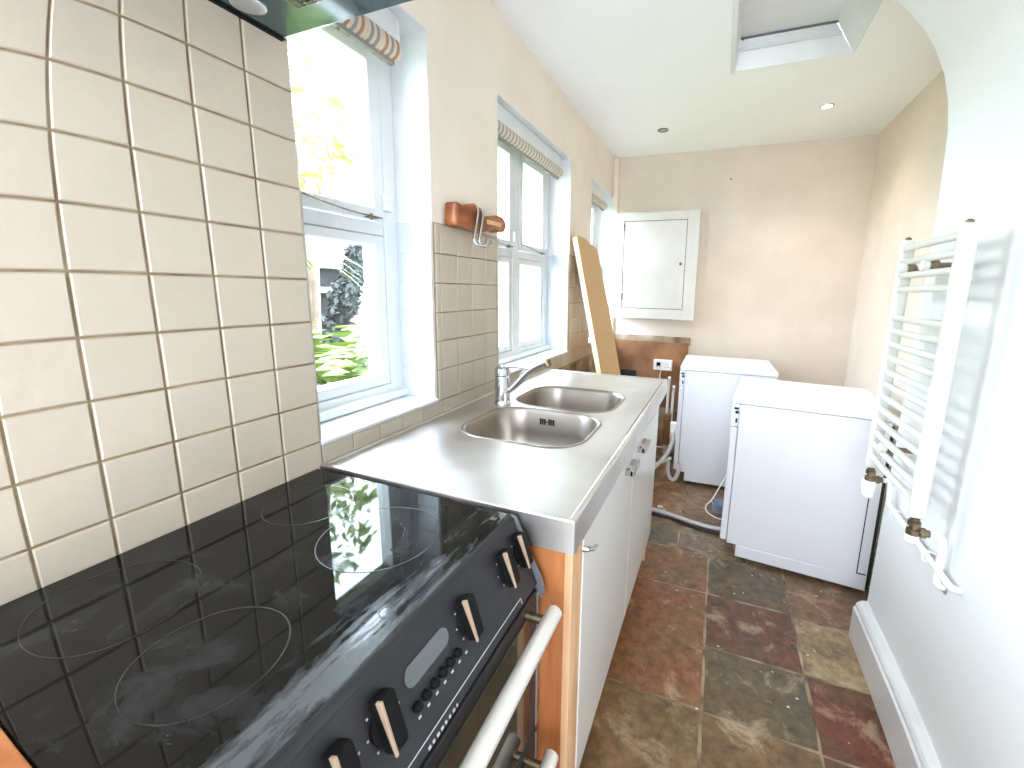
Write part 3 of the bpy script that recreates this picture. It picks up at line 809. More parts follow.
for ky in (0.452, 0.392, 0.262, 0.088, 0.026, -0.09):
    mb = MB(); slopebox(mb, 0.020, 0.086, ky - 0.012, ky + 0.012, 0.0, 0.024, 0.018)
    kb = mb.build('knob', m_black, cpn, bevel=0.004)
    mb = MB(); mb.lathe(onp(0.056, ky, 0.0), NL, [(0, 0.0215), (0.004, 0.021), (0.005, 0.019)], 24); mb.build('knob_skirt', m_black, kb, smooth=True)
    mb = MB(); slopebox(mb, 0.0192, 0.0868, ky - 0.0128, ky - 0.0085, 0.016, 0.0252, 0.0192); mb.build('knob_stripe', m_beige, kb, bevel=0.001)
    mb = MB()
    for k in range(7):
        a = -2.3 + 4.6 * k / 6
        t, yy = 0.056 - 0.029 * math.cos(a), ky + 0.029 * math.sin(a) * 0.85
        slopebox(mb, t - .0012, t + .0012, yy - .0012, yy + .0012, 0, 0.0004)
    mb.build('dial_marks', m_marking, cpn)
# display window, six push buttons, printed line, door name plate strokes
mb = MB(); va = []
n = 14
out = [(0.0135 * math.cos(PI / 2 + PI * k / n), 0.0135 * math.sin(PI / 2 + PI * k / n)) for k in range(n + 1)]
cap1 = [onp(0.044 - math.cos(a) * 0.0135, 0.142 - math.sin(a) * 0.0135, 0.0012) for a in [PI * k / n for k in range(n + 1)]]
cap2 = [onp(0.044 + math.cos(a) * 0.0135, 0.206 + math.sin(a) * 0.0135, 0.0012) for a in [PI * k / n for k in range(n + 1)]]
mb.bm.faces.new([mb.bm.verts.new(p) for p in cap1 + cap2]); mb.build('clock_display', m_display, cpn)
for k in range(6):
    yy = 0.133 + k * 0.0178
    mb = MB(); mb.lathe(onp(0.080, yy, 0.0), NL, [(0, 0.0068), (0.006, 0.0062), (0.0075, 0.005)], 16); mb.build('push_button', m_black, cpn, smooth=True)
mb = MB()
for k in range(7): slopebox(mb, 0.0925, 0.0955, 0.130 + k * 0.0178, 0.135 + k * 0.0178, 0, 0.0004)
mb.build('button_symbols', m_marking, cpn)
mb = MB(); slopebox(mb, 0.1225, 0.124, -0.06, 0.405, 0, 0.0005); slopebox(mb, 0.1225, 0.134, 0.404, 0.4055, 0, 0.0005); mb.build('printed_line', m_marking, cpn)
# silver end cap strips
for yy in (CY1 - 0.008, CY0 - 0.002):
    mb = MB()
    pr_ = [(0.553, 0.893), (0.565, 0.893), (0.600, 0.812), (0.622, 0.770), (0.628, 0.742), (0.622, 0.722), (0.604, 0.745), (0.590, 0.80)]
    mb.prism([(a - 0.30, b) for a, b in pr_], 1, yy - 0.162, yy + 0.006 - 0.162); mb.build('end_cap', m_capgrey, ck, bevel=0.001)
# oven doors
for i, (z0, z1) in enumerate(((0.410, 0.745), (0.115, 0.402))):
    mb = MB(); mb.box(K((0.592, CY0 + 0.006, z0)), K((0.614, CY1 - 0.008, z1)))
    d = mb.build('oven_door', m_panel, ck, bevel=0.003)
    mb = MB(); mb.box(K((0.613, CY0 + 0.05, z0 + 0.02)), K((0.6165, CY1 - 0.052, z1 - (0.028 if i == 0 else 0.02)))); mb.build('door_glass', m_ovenglass, d, bevel=0.001)
    mb = MB(); mb.box(K((0.612, CY1 - 0.0125, z0 + 0.005)), K((0.6165, CY1 - 0.009, z1 - 0.008))); mb.build('door_edge_strip', m_silver, d)
    hz = 0.722 if i == 0 else 0.378
    hx = 0.660
    mb = MB()
    mb.tube([K((hx, CY1 - 0.030 , hz)), K((hx, CY0 + 0.030, hz))], 0.0155, 20)
    hd = mb.build('handle_bar', m_alu, d, smooth=True, angle=50)
    for yy in (CY1 - 0.058, CY0 + 0.058):
        mb = MB(); mb.cyl(K((0.612, yy, hz)), K((hx - 0.004, yy, hz)), 0.0085); mb.build('handle_post', m_brass, hd, smooth=True, angle=50)
mb = MB()
for k, w_ in enumerate((5, 4, 5, 5, 4, 4, 5, 3)): slopebox(mb, 0.1325, 0.1365, 0.128 + k * 0.0088, 0.128 + k * 0.0088 + w_ * .001, 0, 0.0005)
mb.build('name_print', m_marking, cpn)
mb = MB(); mb.box(K((0.04, CY0 + 0.02, 0.0)), K((0.56, CY1 - 0.02, 0.11))); mb.build('plinth', m_black, ck)

# wooden unit side panel at the cooker's near side
wp = MB(); wp.box((0.02, -0.195, 0.0), (0.64, -0.150, 0.905)); wp.build('worktop_end_panel', m_wood, bevel=0.003, label='orange wooden panel edge beside the near side of the cooker', cat='panel')

# ------------------------------------------------------------------ cooker hood
hd = empty('cooker_hood', (0.25, 0.18, 1.85), label='dark glass cooker hood overhead above the cooker', cat='cooker hood')
mb = MB(); mb.box((-0.243, -0.29, 0.0), (0.26, 0.303, 0.012)); mb.build('glass_canopy', m_hoodglass, hd, bevel=0.003)
mb = MB(); mb.box((-0.243, -0.27, 0.012), (0.20, 0.285, 0.16)); mb.box((-0.243, -0.12, 0.16), (0.03, 0.12, 0.575)); mb.build('hood_body', m_steel, hd, bevel=0.004)
mb = MB()
for k in range(24): mb.tube([(-0.108, 0.238 - k * 0.014, -0.003), (0.10, 0.238 - k * 0.014, -0.003)], 0.0016, 8)
for k in range(15): mb.tube([(-0.106 + 0.014 * k, 0.238, -0.005), (-0.106 + 0.014 * k, -0.09, -0.005)], 0.0014, 8)
mb.build('grease_filter', m_brass, hd)
mb = MB(); mb.lathe((-0.19, 0.20, 0.001), (0, 0, -1), [(0, 0.03), (0.004, 0.03), (0.006, 0.024), (0.004, 0.001)], 24); mb.build('hood_lamp', m_silver, hd, smooth=True)
mb = MB(); mb.box((-0.243, -0.29, -0.004), (-0.232, 0.303, 0.0)); mb.build('wall_seal', m_black, hd)

# ------------------------------------------------------------------ towel radiator
rd = empty('towel_radiator', (1.455, 1.32, 0.74), label='white ladder towel radiator fixed to the right wall', cat='radiator')
def Rr(p): return (p[0] - 1.455, p[1] - 1.32, p[2] - 0.74)
RX, RY0, RY1 = 1.455, 1.135, 1.500
for yy in (RY0, RY1):
    mb = MB(); mb.box(Rr((RX - 0.012, yy - 0.014, 0.742)), Rr((RX + 0.026, yy + 0.014, 1.520))); mb.build('upright_post', m_rad, rd, bevel=0.009, seg=4)
for yy in (RY0, RY1):
    mb = MB(); mb.lathe(Rr((RX + 0.006, yy, 1.518)), (0, 0, 1), [(0, 0.009), (0.006, 0.009), (0.010, 0.005)], 12); mb.build('air_vent_plug', m_brass, rd, smooth=True)
zs = [1.492, 1.449, 1.406, 1.363, 1.270, 1.227, 1.183, 1.139, 1.094, 1.051, 1.007, 0.963, 0.918, 0.875, 0.832, 0.788]
for z in zs:
    mb = MB(); mb.tube(bez([Rr((RX, RY0 + 0.006, z)), Rr((RX - 0.003, RY0 + 0.09, z)), Rr((RX - 0.0045, (RY0 + RY1) / 2, z)), Rr((RX - 0.003, RY1 - 0.09, z)), Rr((RX, RY1 - 0.006, z))], 5), 0.0105, 14); mb.build('rail', m_rad, rd, smooth=True)
for yy, z in ((1.30, 1.428), (1.455, 1.428), (1.385, 0.853)):
    mb = MB(); mb.cyl(Rr((RX + 0.004, yy, z)), Rr((1.546, yy, z)), 0.008); mb.lathe(Rr((RX + 0.0, yy, z)), (1, 0, 0), [(0, 0.016), (0.012, 0.018), (0.02, 0.014)], 16)
    bk = mb.build('wall_bracket', m_brass, rd, smooth=True)
    mb = MB(); mb.lathe(Rr((RX - 0.022, yy, z)), (1, 0, 0), [(0, 0.010), (0.004, 0.016), (0.018, 0.017), (0.022, 0.014)], 18); mb.build('bracket_cap', m_rad, bk, smooth=True)
# valves
for i, (yy, white) in enumerate(((RY1, True), (RY0, False))):
    v = empty('radiator_valve', (RX + 0.006, yy, 0.742), label=('thermostatic valve with tall white head under the far radiator post' if white else 'brass valve with small white cap under the near radiator post'), cat='valve')
    mb = MB(); mb.lathe((0, 0, 0), (0, 0, -1), [(0, 0.011), (0.010, 0.011), (0.011, 0.015), (0.024, 0.015), (0.026, 0.010), (0.034, 0.010), (0.035, 0.016), (0.05, 0.016)], 6 if False else 16)
    mb.cyl((0, 0, -0.042), (0.036, 0, -0.042), 0.010); mb.lathe((0.014, 0, -0.042), (1, 0, 0), [(0, 0.014), (0.014, 0.014)], 6)
    mb.build('brass_body', m_brass, v, smooth=True)
    mb = MB()
    if white: mb.lathe((0, 0, -0.048), (0, 0, -1), [(0, 0.017), (0.006, 0.0215), (0.03, 0.0215), (0.033, 0.019), (0.036, 0.0195), (0.056, 0.018), (0.064, 0.012)], 20)
    else: mb.lathe((0, 0, -0.048), (0, 0, -1), [(0, 0.014), (0.006, 0.0165), (0.022, 0.0165), (0.028, 0.010)], 20)
    mb.build('valve_head', m_insul, v, smooth=True)
rp = empty('radiator_pipe', (1.51, 1.3, 0.61), label='white painted heating pipes clipped low along the right wall under the radiator', cat='pipe')
def Q(p): return (p[0] - 1.51, p[1] - 1.3, p[2] - 0.61)
mb = MB(); mb.tube(bez([Q((1.500, RY1, 0.700)), Q((1.518, RY1, 0.698)), Q((1.523, RY1, 0.670)), Q((1.523, RY1 - 0.01, 0.635)), Q((1.523, RY1 - 0.03, 0.622)), Q((1.523, 1.3, 0.615)), Q((1.523, 1.1, 0.609)), Q((1.525, 1.05, 0.606)), Q((1.545, 1.04, 0.605))], 6), 0.0085, 12); mb.build('horizontal_pipe', m_insul, rp, smooth=True)
mb = MB(); mb.tube(bez([Q((1.500, RY0, 0.700)), Q((1.520, RY0 - 0.004, 0.698)), Q((1.526, RY0 - 0.012, 0.675)), Q((1.526, RY0 - 0.016, 0.60)), Q((1.528, RY0 - 0.02, 0.57)), Q((1.548, RY0 - 0.02, 0.562))], 6), 0.0095, 12); mb.build('drop_pipe', m_insul, rp, smooth=True)
for yy in (1.42, 1.17):
    mb = MB(); mb.tube(bez([Q((1.548, yy, 0.622)), Q((1.512, yy, 0.632)), Q((1.507, yy, 0.613)), Q((1.515, yy, 0.600)), Q((1.548, yy, 0.602))], 5), 0.003, 8); mb.build('pipe_clip', m_insul, rp, smooth=True)
mb = MB(); mb.lathe(Q((1.546, RY0 - 0.02, 0.562)), (-1, 0, 0), [(0, 0.017), (0.003, 0.017), (0.004, 0.011)], 20); mb.build('pipe_collar', m_silver, rp, smooth=True)

# ------------------------------------------------------------------ two white appliances standing side-on
def appliance(loc, rz, W_, D_, lab, seam):
    """local: x = depth (front at x=0, back at x=D), y = width, side face at y=0"""
    e = empty('washing_machine', loc, rz, label=lab, cat='appliance', group='white undercounter appliances')
    mb = MB(); mb.box((0.030, 0.0, 0.085), (D_, W_, 0.818)); mb.box((0.075, 0.0, 0.022), (D_, W_, 0.086)); mb.build('cabinet_body', m_upvc, e, bevel=0.004)
    mb = MB(); mb.box((-0.004, -0.006, 0.820), (D_ + 0.004, W_ + 0.006, 0.850)); mb.build('lid', m_lid, e, bevel=0.006, seg=3)
    mb = MB(); mb.box((0.028, 0.003, 0.812), (D_ - 0.004, W_ - 0.003, 0.822)); mb.build('lid_shadow_gap', m_dark, e)
    mb = MB(); mb.box((-0.004, 0.002, 0.095), (0.0275, W_ - 0.002, 0.700)); d = mb.build('front_door', m_upvc, e, bevel=0.007, seg=3)
    mb = MB(); mb.box((-0.006, 0.002, 0.704), (0.029, W_ - 0.002, 0.816)); fp = mb.build('control_fascia', m_upvc, e, bevel=0.006, seg=3)
    mb = MB(); mb.lathe((-0.006, W_ * 0.75, 0.76), (-1, 0, 0), [(0, 0.03), (0.018, 0.026), (0.02, 0.02)], 24); mb.build('dial', m_insul, fp, smooth=True)
    for a_, b_ in (((0.004, 0.790), (0.024, 0.800)), ((0.010, 0.770), (0.026, 0.783)), ((0.014, 0.724), (0.022, 0.745))):
        mb = MB(); mb.box((a_[0], -0.003, a_[1]), (b_[0], 0.003, b_[1])); mb.build('hinge_slot', m_dark, e)
    if seam:
        mb = MB(); mb.box((D_ - 0.044, -0.0012, 0.10), (D_ - 0.040, 0.002, 0.50)); mb.box((D_ - 0.044, -0.0012, 0.10), (D_ - 0.008, 0.002, 0.105)); mb.box((D_ - 0.004, 0.0, 0.03), (D_ + 0.008, W_, 0.80)); mb.build('rear_cover', m_dark, e)
    for x, y in ((0.11, 0.05), (0.11, W_ - 0.05), (D_ - 0.05, 0.05), (D_ - 0.05, W_ - 0.05)):
        mb = MB(); mb.lathe((x, y, 0.0), (0, 0, 1), [(0, 0.02), (0.01, 0.02), (0.012, 0.008), (0.03, 0.008)], 14); mb.build('foot', m_black, e, smooth=True)
    return e


appliance((1.010, 1.940, 0), math.radians(-5.8), 0.575, 0.625, 'white undercounter appliance in front, nearer the towel radiator', True)
appliance((0.690, 2.755, 0), math.radians(0.5), 0.56, 0.60, 'white undercounter appliance farther back against the back wall', False)

# ------------------------------------------------------------------ wall cupboard on the back wall
wc = empty('wall_cupboard', (0.38, YB, 1.12), label='small white painted cupboard with one door on the back wall', cat='cupboard')
def Cw(p): return (p[0] - 0.38, p[1] - YB, p[2] - 1.12)
CX0, CX1, CZ0, CZ1, CYf = 0.062, 0.716, 1.122, 1.975, YB - 0.10
mb = MB(); mb.box(Cw((CX0 + 0.01, CYf + 0.018, CZ0 + 0.006)), Cw((CX1 - 0.01, YB, CZ1 - 0.006))); mb.build('carcass', m_gloss, wc, bevel=0.002)
mb = MB()
x0, x1, z0, z1 = CX0, CX1, CZ0, CZ1; wl_, wr_, wt_, wb_ = 0.062, 0.092, 0.068, 0.082
for a, b in (((x0, z0), (x0 + wl_, z1)), ((x1 - wr_, z0), (x1, z1)), ((x0 + wl_, z0), (x1 - wr_, z0 + wb_)), ((x0 + wl_, z1 - wt_), (x1 - wr_, z1))):
    mb.box(Cw((a[0], CYf, a[1])), Cw((b[0], CYf + 0.02, b[1])))
mb.build('face_frame', m_cream, wc, bevel=0.002)
mb = MB(); mb.box(Cw((x0 + wl_ - 0.01, CYf + 0.0172, z0 + wb_ - 0.01)), Cw((x1 - wr_ + 0.01, CYf + 0.0179, z1 - wt_ + 0.01))); mb.build('gap_shade_sheet', m_dark, wc)  # dark sheet standing in for the shade inside the door gap
mb = MB(); mb.box(Cw((x0 + wl_ + 0.004, CYf + 0.002, z0 + wb_ + 0.004)), Cw((x1 - wr_ - 0.004, CYf + 0.017, z1 - wt_ - 0.004))); dd = mb.build('door', m_cream, wc, bevel=0.002)
mb = MB(); mb.lathe(Cw((x1 - wr_ - 0.035, CYf + 0.002, 1.565)), (0, -1, 0), [(0, 0.006), (0.010, 0.006), (0.014, 0.012), (0.022, 0.011), (0.026, 0.004)], 16); mb.build('knob', m_brass, dd, smooth=True)
for z in (1.27, 1.83):
    mb = MB(); mb.box(Cw((x0 + wl_ - 0.002, CYf - 0.003, z)), Cw((x0 + wl_ + 0.008, CYf + 0.004, z + 0.055))); mb.build('hinge', m_brass, wc)

# ------------------------------------------------------------------ downlights
def downlight(x, y, lit, lab):
    e = empty('ceiling_spotlight', (x, y, CZ), label=lab, cat='spotlight', group='recessed ceiling spotlights')
    mb = MB(); mb.lathe((0, 0, 0), (0, 0, -1), [(0, 0.036), (0.004, 0.036), (0.006, 0.030), (0.003, 0.026), (0.0005, 0.025)], 28, cap=False); mb.build('bezel', m_capgrey if not lit else m_silver, e, smooth=True)
    mb = MB(); mb.lathe((0, 0, -0.001), (0, 0, -1), [(0, 0.024), (0.001, 0.024)], 24); mb.build('lamp', m_lamp if lit else m_lampoff, e)
downlight(0.457, 2.924, False, 'unlit chrome ceiling spotlight above the wall cupboard')
downlight(1.402, 2.846, True, 'lit warm ceiling spotlight above the white appliances')
lt = bpy.data.lights.new('spot_glow', 'SPOT'); lt.energy = 3.5; lt.color = (1.0, 0.80, 0.56); lt.spot_size = math.radians(115); lt.spot_blend = 0.7; lt.shadow_soft_size = 0.04
lo = bpy.data.objects.new('spot_glow', lt); lo.location = (1.402, 2.846, CZ - 0.02); link(lo)

# ------------------------------------------------------------------ wooden hook rail and hooks
hr = empty('hook_rail', (0.008, 1.20, 1.595), label='small shaped orange wooden rail on the pier between two windows', cat='hook rail')
top = [(-0.155, 0.036), (-0.115, 0.030), (-0.075, 0.040), (-0.035, 0.050), (0.0, 0.036), (0.03, 0.010), (0.06, 0.020), (0.10, 0.018), (0.14, 0.036), (0.175, 0.034), (0.20, 0.018)]
bot = [(0.205, -0.004), (0.19, -0.024), (0.15, -0.030), (0.10, -0.022), (0.075, -0.034), (0.02, -0.046), (-0.06, -0.046), (-0.12, -0.046), (-0.158, -0.044)]
mb = MB(); mb.prism(top + bot, 0, 0.0, 0.052); mb.build('rail', m_wood_y, hr, bevel=0.009, seg=4)
mb = MB(); mb.box((0.052, 0.04, -0.012), (0.056, 0.155, 0.006), rot=Matrix.Rotation(0.02, 3, 'X')); mb.build('pale_chamfer', m_wood_e, hr, bevel=0.002)
for k, (yy, sp) in enumerate(((1.150, 0.0), (1.185, 0.012))):
    mb = MB()
    mb.tube(bez([(0.012, yy + 0.022, 1.625), (0.035, yy + 0.024, 1.636), (0.064, yy + 0.018, 1.622), (0.070, yy + 0.004, 1.58), (0.072, yy - 0.018, 1.525), (0.076, yy - 0.018, 1.502), (0.090, yy - 0.006, 1.492), (0.100, yy + 0.014, 1.498), (0.102, yy + 0.026, 1.515)], 6), 0.0052, 10)
    mb.build('wire_hook', m_chrome, smooth=True, label=('bent chrome wire hook over the wooden rail, the nearer one' if k == 0 else 'bent chrome wire hook over the wooden rail, the farther one'), cat='hook', group='chrome hooks on the wooden rail')

# ------------------------------------------------------------------ leaning chipboard slab
bo = empty('leaning_board', (0.10, 2.66, 0.0), label='tall chipboard offcut leaning on the left wall past the sink', cat='board')
# plane through (0.012, z 1.675) and (0.19, z 0.80); near edge y 2.40, far edge y 2.90
d = Vector((0.36, 0, -1.66)).normalized()
T0 = Vector((0.014, 0, 1.672)); nrm = Vector((-d.z, 0, d.x))
def Bd(t, y, h): p = T0 + d * t + nrm * h; return Vector((p.x - 0.10, y - 2.66, p.z))
Lb = 1.672 / -d.z - 0.012
outl = [(0.015, 2.365), (0.0, 2.39), (0.0, 2.54), (0.045, 2.81), (0.18, 2.82), (0.19, 2.845), (0.215, 2.825), (0.45, 2.84), (0.47, 2.865), (0.50, 2.85), (Lb, 2.87), (Lb, 2.365)]
mb = MB(); va = [mb.bm.verts.new(Bd(t, y, 0.0)) for t, y in outl]; vb = [mb.bm.verts.new(Bd(t, y, 0.030)) for t, y in outl]
mb.bm.faces.new(va); mb.bm.faces.new(list(reversed(vb))); mb.bridge(va, vb)
b_ = mb.build('slab', [m_chip, m_chip_e], bo)
for p in b_.data.polygons:
    if abs(p.normal.y) > 0.6: p.material_index = 1

# ------------------------------------------------------------------ sockets, pipes, hoses
so = empty('double_socket', (0.49, YB - 0.012, 0.735), label='white double power socket on the brown hardboard', cat='socket')
mb = MB(); mb.box((-0.078, -0.045, -0.045), (0.078, 0, 0.045)); bx_ = mb.build('back_box', m_lid, so, bevel=0.006)
mb = MB(); mb.box((-0.074, -0.054, -0.041), (0.074, -0.044, 0.041)); mb.build('face_plate', m_insul, so, bevel=0.004)
for sx in (-1, 1):
    mb = MB(); 
    for dx, dz in ((0, 0.010), (-0.011, -0.012), (0.011, -0.012)): mb.box((sx * 0.036 + dx - .004, -0.0555, dz - .003), (sx * 0.036 + dx + .004, -0.053, dz + .003))
    mb.build('pin_slots', m_dark, so)
mb = MB(); mb.box((-0.050, -0.058, -0.005), (-0.018, -0.053, 0.025)); mb.build('rocker_switch', m_black, so, bevel=0.001)
mb = MB(); mb.box((0.13, YB - 0.05, 0.585), (0.26, YB - 0.012, 0.665)); mb.build('vent_box', m_dark, bevel=0.004, label='small black box low on the brown hardboard behind the sink', cat='box')
mb = MB(); mb.tube(bez([(0.475, YB - 0.03, 0.695), (0.47, YB - 0.035, 0.62), (0.48, YB - 0.03, 0.52), (0.46, YB - 0.03, 0.40)], 6), 0.005, 8); mb.build('power_cable', m_insul, smooth=True, label='white cable hanging down from the double socket', cat='cable')
# capped supply pipes by the worktop end
for k, (x, z1, r) in enumerate(((0.56, 0.62, 0.011), (0.60, 0.55, 0.011))):
    mb = MB(); mb.tube(bez([(x, 3.30, 0.0), (x, 3.30, z1 - 0.06), (x + 0.005, 3.28, z1), (x + 0.01, 3.22, z1 + 0.05)], 6), r, 10)
    mb.build('supply_pipe', m_insul, smooth=True, label=('pale upright supply pipe near the back wall, the left one' if k == 0 else 'pale upright supply pipe near the back wall, the right one'), cat='pipe', group='supply pipes behind the worktop end')
mb = MB(); mb.box((0.545, 3.22, 0.10), (0.60, 3.28, 0.36)); mb.box((0.555, 3.20, 0.30), (0.59, 3.22, 0.33)); mb.build('wooden_block', m_brown, bevel=0.004, label='short brown wooden block by the pipes near the back wall', cat='block')
mb = MB()
pts = bez([(0.46, 2.60, 0.09), (0.56, 2.65, 0.13), (0.625, 2.70, 0.20), (0.668, 2.735, 0.30), (0.660, 2.78, 0.36)], 14)
mb.tube(pts, [0.0155 if k % 2 else 0.013 for k in range(len(pts))], 12); mb.build('drain_hose', m_hose, smooth=True, label='ribbed grey drain hose rising beside the farther white appliance', cat='hose')
mb = MB(); mb.tube(bez([(0.655, 2.70, 0.17), (0.655, 2.70, 0.10), (0.675, 2.70, 0.05), (0.705, 2.70, 0.045), (0.725, 2.705, 0.10), (0.722, 2.72, 0.16)], 10), 0.014, 12); mb.build('inlet_hose', m_hose, smooth=True, label='looped pale hose at the foot of the farther white appliance', cat='hose')
mb = MB(); mb.box((0.640, 2.80, 0.30), (0.685, 2.86, 0.42)); mb.cyl((0.66, 2.80, 0.36), (0.66, 2.76, 0.36), 0.014); mb.build('hose_connector', m_insul, bevel=0.004, label='white plastic connector box where the hoses join', cat='connector')
mb = MB(); mb.tube(bez([(0.45, 2.95, 0.012), (0.60, 2.85, 0.10), (0.66, 2.80, 0.16)], 8), 0.010, 10); mb.build('waste_pipe', m_insul, smooth=True, label='white waste pipe slanting behind the sink cabinet', cat='pipe')
mb = MB(); mb.tube(bez([(0.50, 2.28, 0.016), (0.64, 2.262, 0.016), (0.76, 2.235, 0.014), (0.88, 2.20, 0.014), (1.0, 2.185, 0.014), (1.12, 2.20, 0.014)], 8), 0.0125, 12); mb.build('floor_hose', m_hose, smooth=True, label='grey hose lying across the flagstones behind the front appliance', cat='hose')
mb = MB(); mb.tube(bez([(0.50, 2.25, 0.008), (0.64, 2.225, 0.008), (0.74, 2.215, 0.008), (0.86, 2.165, 0.008), (1.0, 2.145, 0.008), (1.12, 2.15, 0.008)], 8), 0.0075, 10); mb.build('power_flex', m_rubber, smooth=True, label='black power flex lying beside the grey floor hose', cat='cable')
mb = MB(); mb.tube(bez([(1.06, 2.66, 0.20), (1.02, 2.62, 0.12), (0.965, 2.52, 0.03), (0.93, 2.46, 0.008), (0.94, 2.38, 0.006), (0.99, 2.33, 0.006), (1.04, 2.32, 0.006)], 8), 0.0045, 8); mb.build('white_wire', m_insul, smooth=True, label='thin white wire looping out behind the front appliance', cat='wire')
mb = MB(); mb.lathe((0, 0, 0), (0, 0, 1), [(0, 0.042), (0.01, 0.045), (0.05, 0.048), (0.055, 0.052), (0.058, 0.048), (0.05, 0.044), (0.012, 0.04)], 20)
o = mb.build('small_tub', mat('pale_blue_plastic', srgb(150, 170, 190), 0.4), smooth=True, label='small pale blue plastic tub on the floor behind the front appliance', cat='tub'); o.location = (1.01, 2.44, 0.0)
for k, (x, y, s_) in enumerate(((0.66, 2.33, 0.016), (0.69, 2.305, 0.011), (0.672, 2.295, 0.008))):
    mb = MB(); mb.sphere((0, 0, 0), s_, 8, (1.3, 1, .6)); o = mb.build('plaster_crumb', m_slab, label=('largest of three fallen plaster lumps by the sink cabinet', 'middle-sized of three fallen plaster lumps by the sink cabinet', 'smallest of three fallen plaster lumps by the sink cabinet')[k], cat='rubble', group='plaster crumbs by the cabinet'); o.location = (x, y, s_ * 0.5); o.rotation_euler = (0, 0, k)
rr = random.Random(3)
for k in range(22):
    x, y = rr.uniform(0.72, 1.48), rr.uniform(1.0, 1.92)
    s_ = rr.uniform(0.0018, 0.0042)
    mb = MB(); mb.sphere((0, 0, 0), s_, 6, (1.4, 1, .5)); o = mb.build('grit_crumb', m_slab, label='tiny pale crumbs of grit scattered on the flagstones', cat='rubble', group='grit scattered on the flagstones'); o.location = (x, y, s_ * 0.3)

# ------------------------------------------------------------------ garden outside
mb = MB()
gx = [-9, -6, -4, -3, -2.4, -1.8, -1.2, -0.7, -0.31]; gz = [1.6, 1.2, .9, .72, .66, .62, .55, .35, .3]
gy = [-4, -1, 0, .6, 1.2, 1.8, 2.4, 3, 4, 6, 10]
g = [[mb.bm.verts.new((x, y, z + rr.uniform(-.03, .03))) for y in gy] for x, z in zip(gx, gz)]
for i in range(len(gx) - 1):
    for j in range(len(gy) - 1): mb.bm.faces.new((g[i][j], g[i + 1][j], g[i + 1][j + 1], g[i][j + 1]))
mb.build('ground', m_lawn, kind='structure', smooth=True, angle=80)


def leafball(mb, c, r, n, size, rd, sc=(1, 1, 1), long=1.6):
    for _ in range(n):
        v = Vector((rd.gauss(0, 1), rd.gauss(0, 1), rd.gauss(0, 1))).normalized() * r * rd.uniform(0.55, 1.0)
        p = Vector(c) + Vector((v.x * sc[0], v.y * sc[1], v.z * sc[2]))
        a = Vector((rd.uniform(-1, 1), rd.uniform(-1, 1), rd.uniform(-1, 1))).normalized(); b = a.orthogonal().normalized()
        s_ = size * rd.uniform(0.6, 1.3)
        q = [p - a * s_ * long, p + b * s_ * 0.5, p + a * s_ * long, p - b * s_ * 0.5]
        mb.bm.faces.new([mb.bm.verts.new(x) for x in q])


# white rendered wall on the right, stone terrace with pale ledges on the left
mb = MB(); mb.box((-3.6, 3.3, 0.3), (-3.4, 9.0, 3.4)); mb.build('garden_wall', m_wallleaf, label='bright white rendered wall seen through the nearest window', cat='wall')
tw = empty('stone_terrace', (-3.0, 3.0, 0.6), label='grey stone terrace with pale ledges outside the nearest window', cat='terrace')
mb = MB(); mb.box((-0.3, -2.2, -0.2), (0.25, 0.32, 0.92)); mb.build('stone_wall', m_stone, tw, bevel=0.01)
for z in (0.42, 0.72, 0.96):
    mb = MB(); mb.box((-0.33, -2.25, z - 0.035), (0.31, 0.30 - (z - .4) * .12, z + 0.02)); mb.build('ledge', m_slab, tw, bevel=0.01)
iv = MB(); rd_ = random.Random(5)
for k in range(26):
    t = k / 25
    leafball(iv, (-2.52, 2.66 + 0.52 * t, 0.72 + 1.00 * t), 0.12 + 0.06 * math.sin(t * 9) ** 2, 110, 0.040, rd_, (0.5, 1, 1.2), 1.0)
iv.build('ivy_plant', m_leaf_dark, label='dark ivy climbing diagonally beside the white garden wall', cat='ivy')
fr = empty('fern_plant', (-1.65, 2.0, 0.6), label='lime green fern fronds low outside the nearest window', cat='fern')
mb = MB(); rd_ = random.Random(9)
for k in range(60):
    a = rd_.uniform(0, 2 * PI); L_ = rd_.uniform(0.5, 0.9); up = rd_.uniform(0.15, 0.5)
    pts = [Vector((math.cos(a) * L_ * t, math.sin(a) * L_ * t, up * math.sin(t * 2.4))) for t in [i / 10 for i in range(11)]]
    for i in range(10):
        p = pts[i]; dd_ = (pts[i + 1] - pts[i]).normalized(); sd = dd_.cross(Vector((0, 0, 1))).normalized(); ln = 0.16 * (1 - abs(i - 4) / 8)
        for sg in (-1, 1):
            tip = p + sd * sg * ln + dd_ * 0.05
            mb.bm.faces.new([mb.bm.verts.new(x) for x in (p, p + dd_ * 0.05, tip)])
mb.build('fronds', m_leaf_lime, fr)
pm = empty('palm_plant', (-2.0, 1.90, 1.58), label='yellow green strap-leaved palm outside the nearest window', cat='palm')
mb = MB()
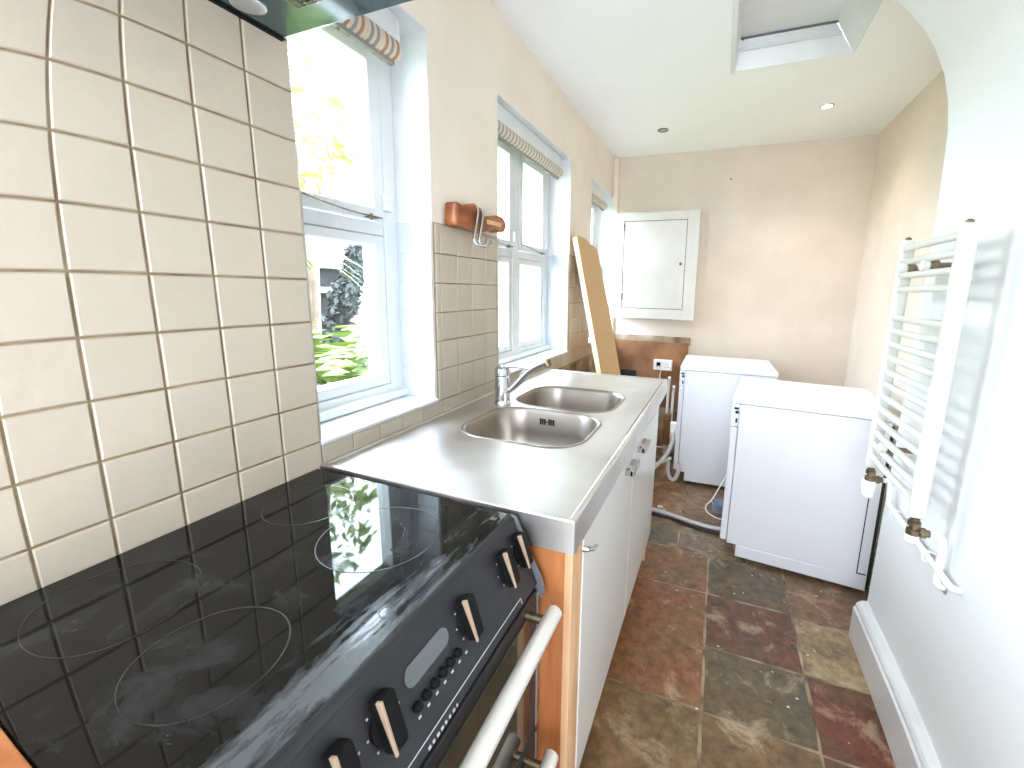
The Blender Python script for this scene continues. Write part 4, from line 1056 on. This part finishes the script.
for k in range(34):
    a = rd_.uniform(0, 2 * PI); L_ = rd_.uniform(0.5, 0.85); up = rd_.uniform(0.0, 0.3)
    prev = None
    for i in range(7):
        t = i / 6; c = Vector((math.cos(a) * L_ * t, math.sin(a) * L_ * t, up * t - 0.35 * t * t)); sd = Vector((-math.sin(a), math.cos(a), 0)) * 0.022 * (1 - t * 0.9)
        cur = (mb.bm.verts.new(c - sd), mb.bm.verts.new(c + sd))
        if prev: mb.bm.faces.new((prev[0], prev[1], cur[1], cur[0]))
        prev = cur
mb.build('fronds', m_leaf_lime, pm)
mb = MB(); mb.tube([(0, 0, 0.0), (0.02, 0.02, -0.5), (0, 0, -1.0)], [0.05, 0.06, 0.07], 10); mb.build('trunk', m_bark, pm, smooth=True)
for k, (x, y, z, r, lab) in enumerate(((-2.3, 2.32, 2.55, 0.5, 'pale leafy tree high outside the nearest window'), (-4.6, 7.6, 2.2, 1.0, 'pale leafy tree outside the middle window'))):
    tr = empty('garden_tree', (x, y, 0.9), label=lab, cat='tree')
    mb = MB(); leafball(mb, (0, 0, z - 0.9), r, 380, 0.05, rd_, (1, 1, 1.2), 1.3); mb.build('foliage', m_leaf_pale, tr)
    mb = MB(); mb.tube([(0, 0, -0.2), (0.05, 0.03, 0.8), (0, 0, z - 0.9)], [0.09, 0.07, 0.04], 10); mb.build('trunk', m_bark, tr, smooth=True)
# little terracotta ornament on a string outside the window
e = empty('hanging_ornament', (-0.45, 0.99, 1.80), label='tiny brown pottery ornament hanging outside the nearest window', cat='ornament')
mb = MB(); mb.lathe((0, 0, 0), (0, 0, 1), [(0, 0.009), (0.018, 0.011), (0.034, 0.007), (0.045, 0.005)], 12); mb.build('bell', m_brownfoil, e, smooth=True)
mb = MB(); mb.tube([(0, 0, 0.045), (0, 0, 0.40)], 0.0008, 5); mb.build('string', m_insul, e)
# eaves the string hangs from
mb = MB(); mb.box((-0.62, -1.4, 2.2), (-0.31, 3.7, 2.26)); mb.build('trim_1', m_gloss, kind='structure')
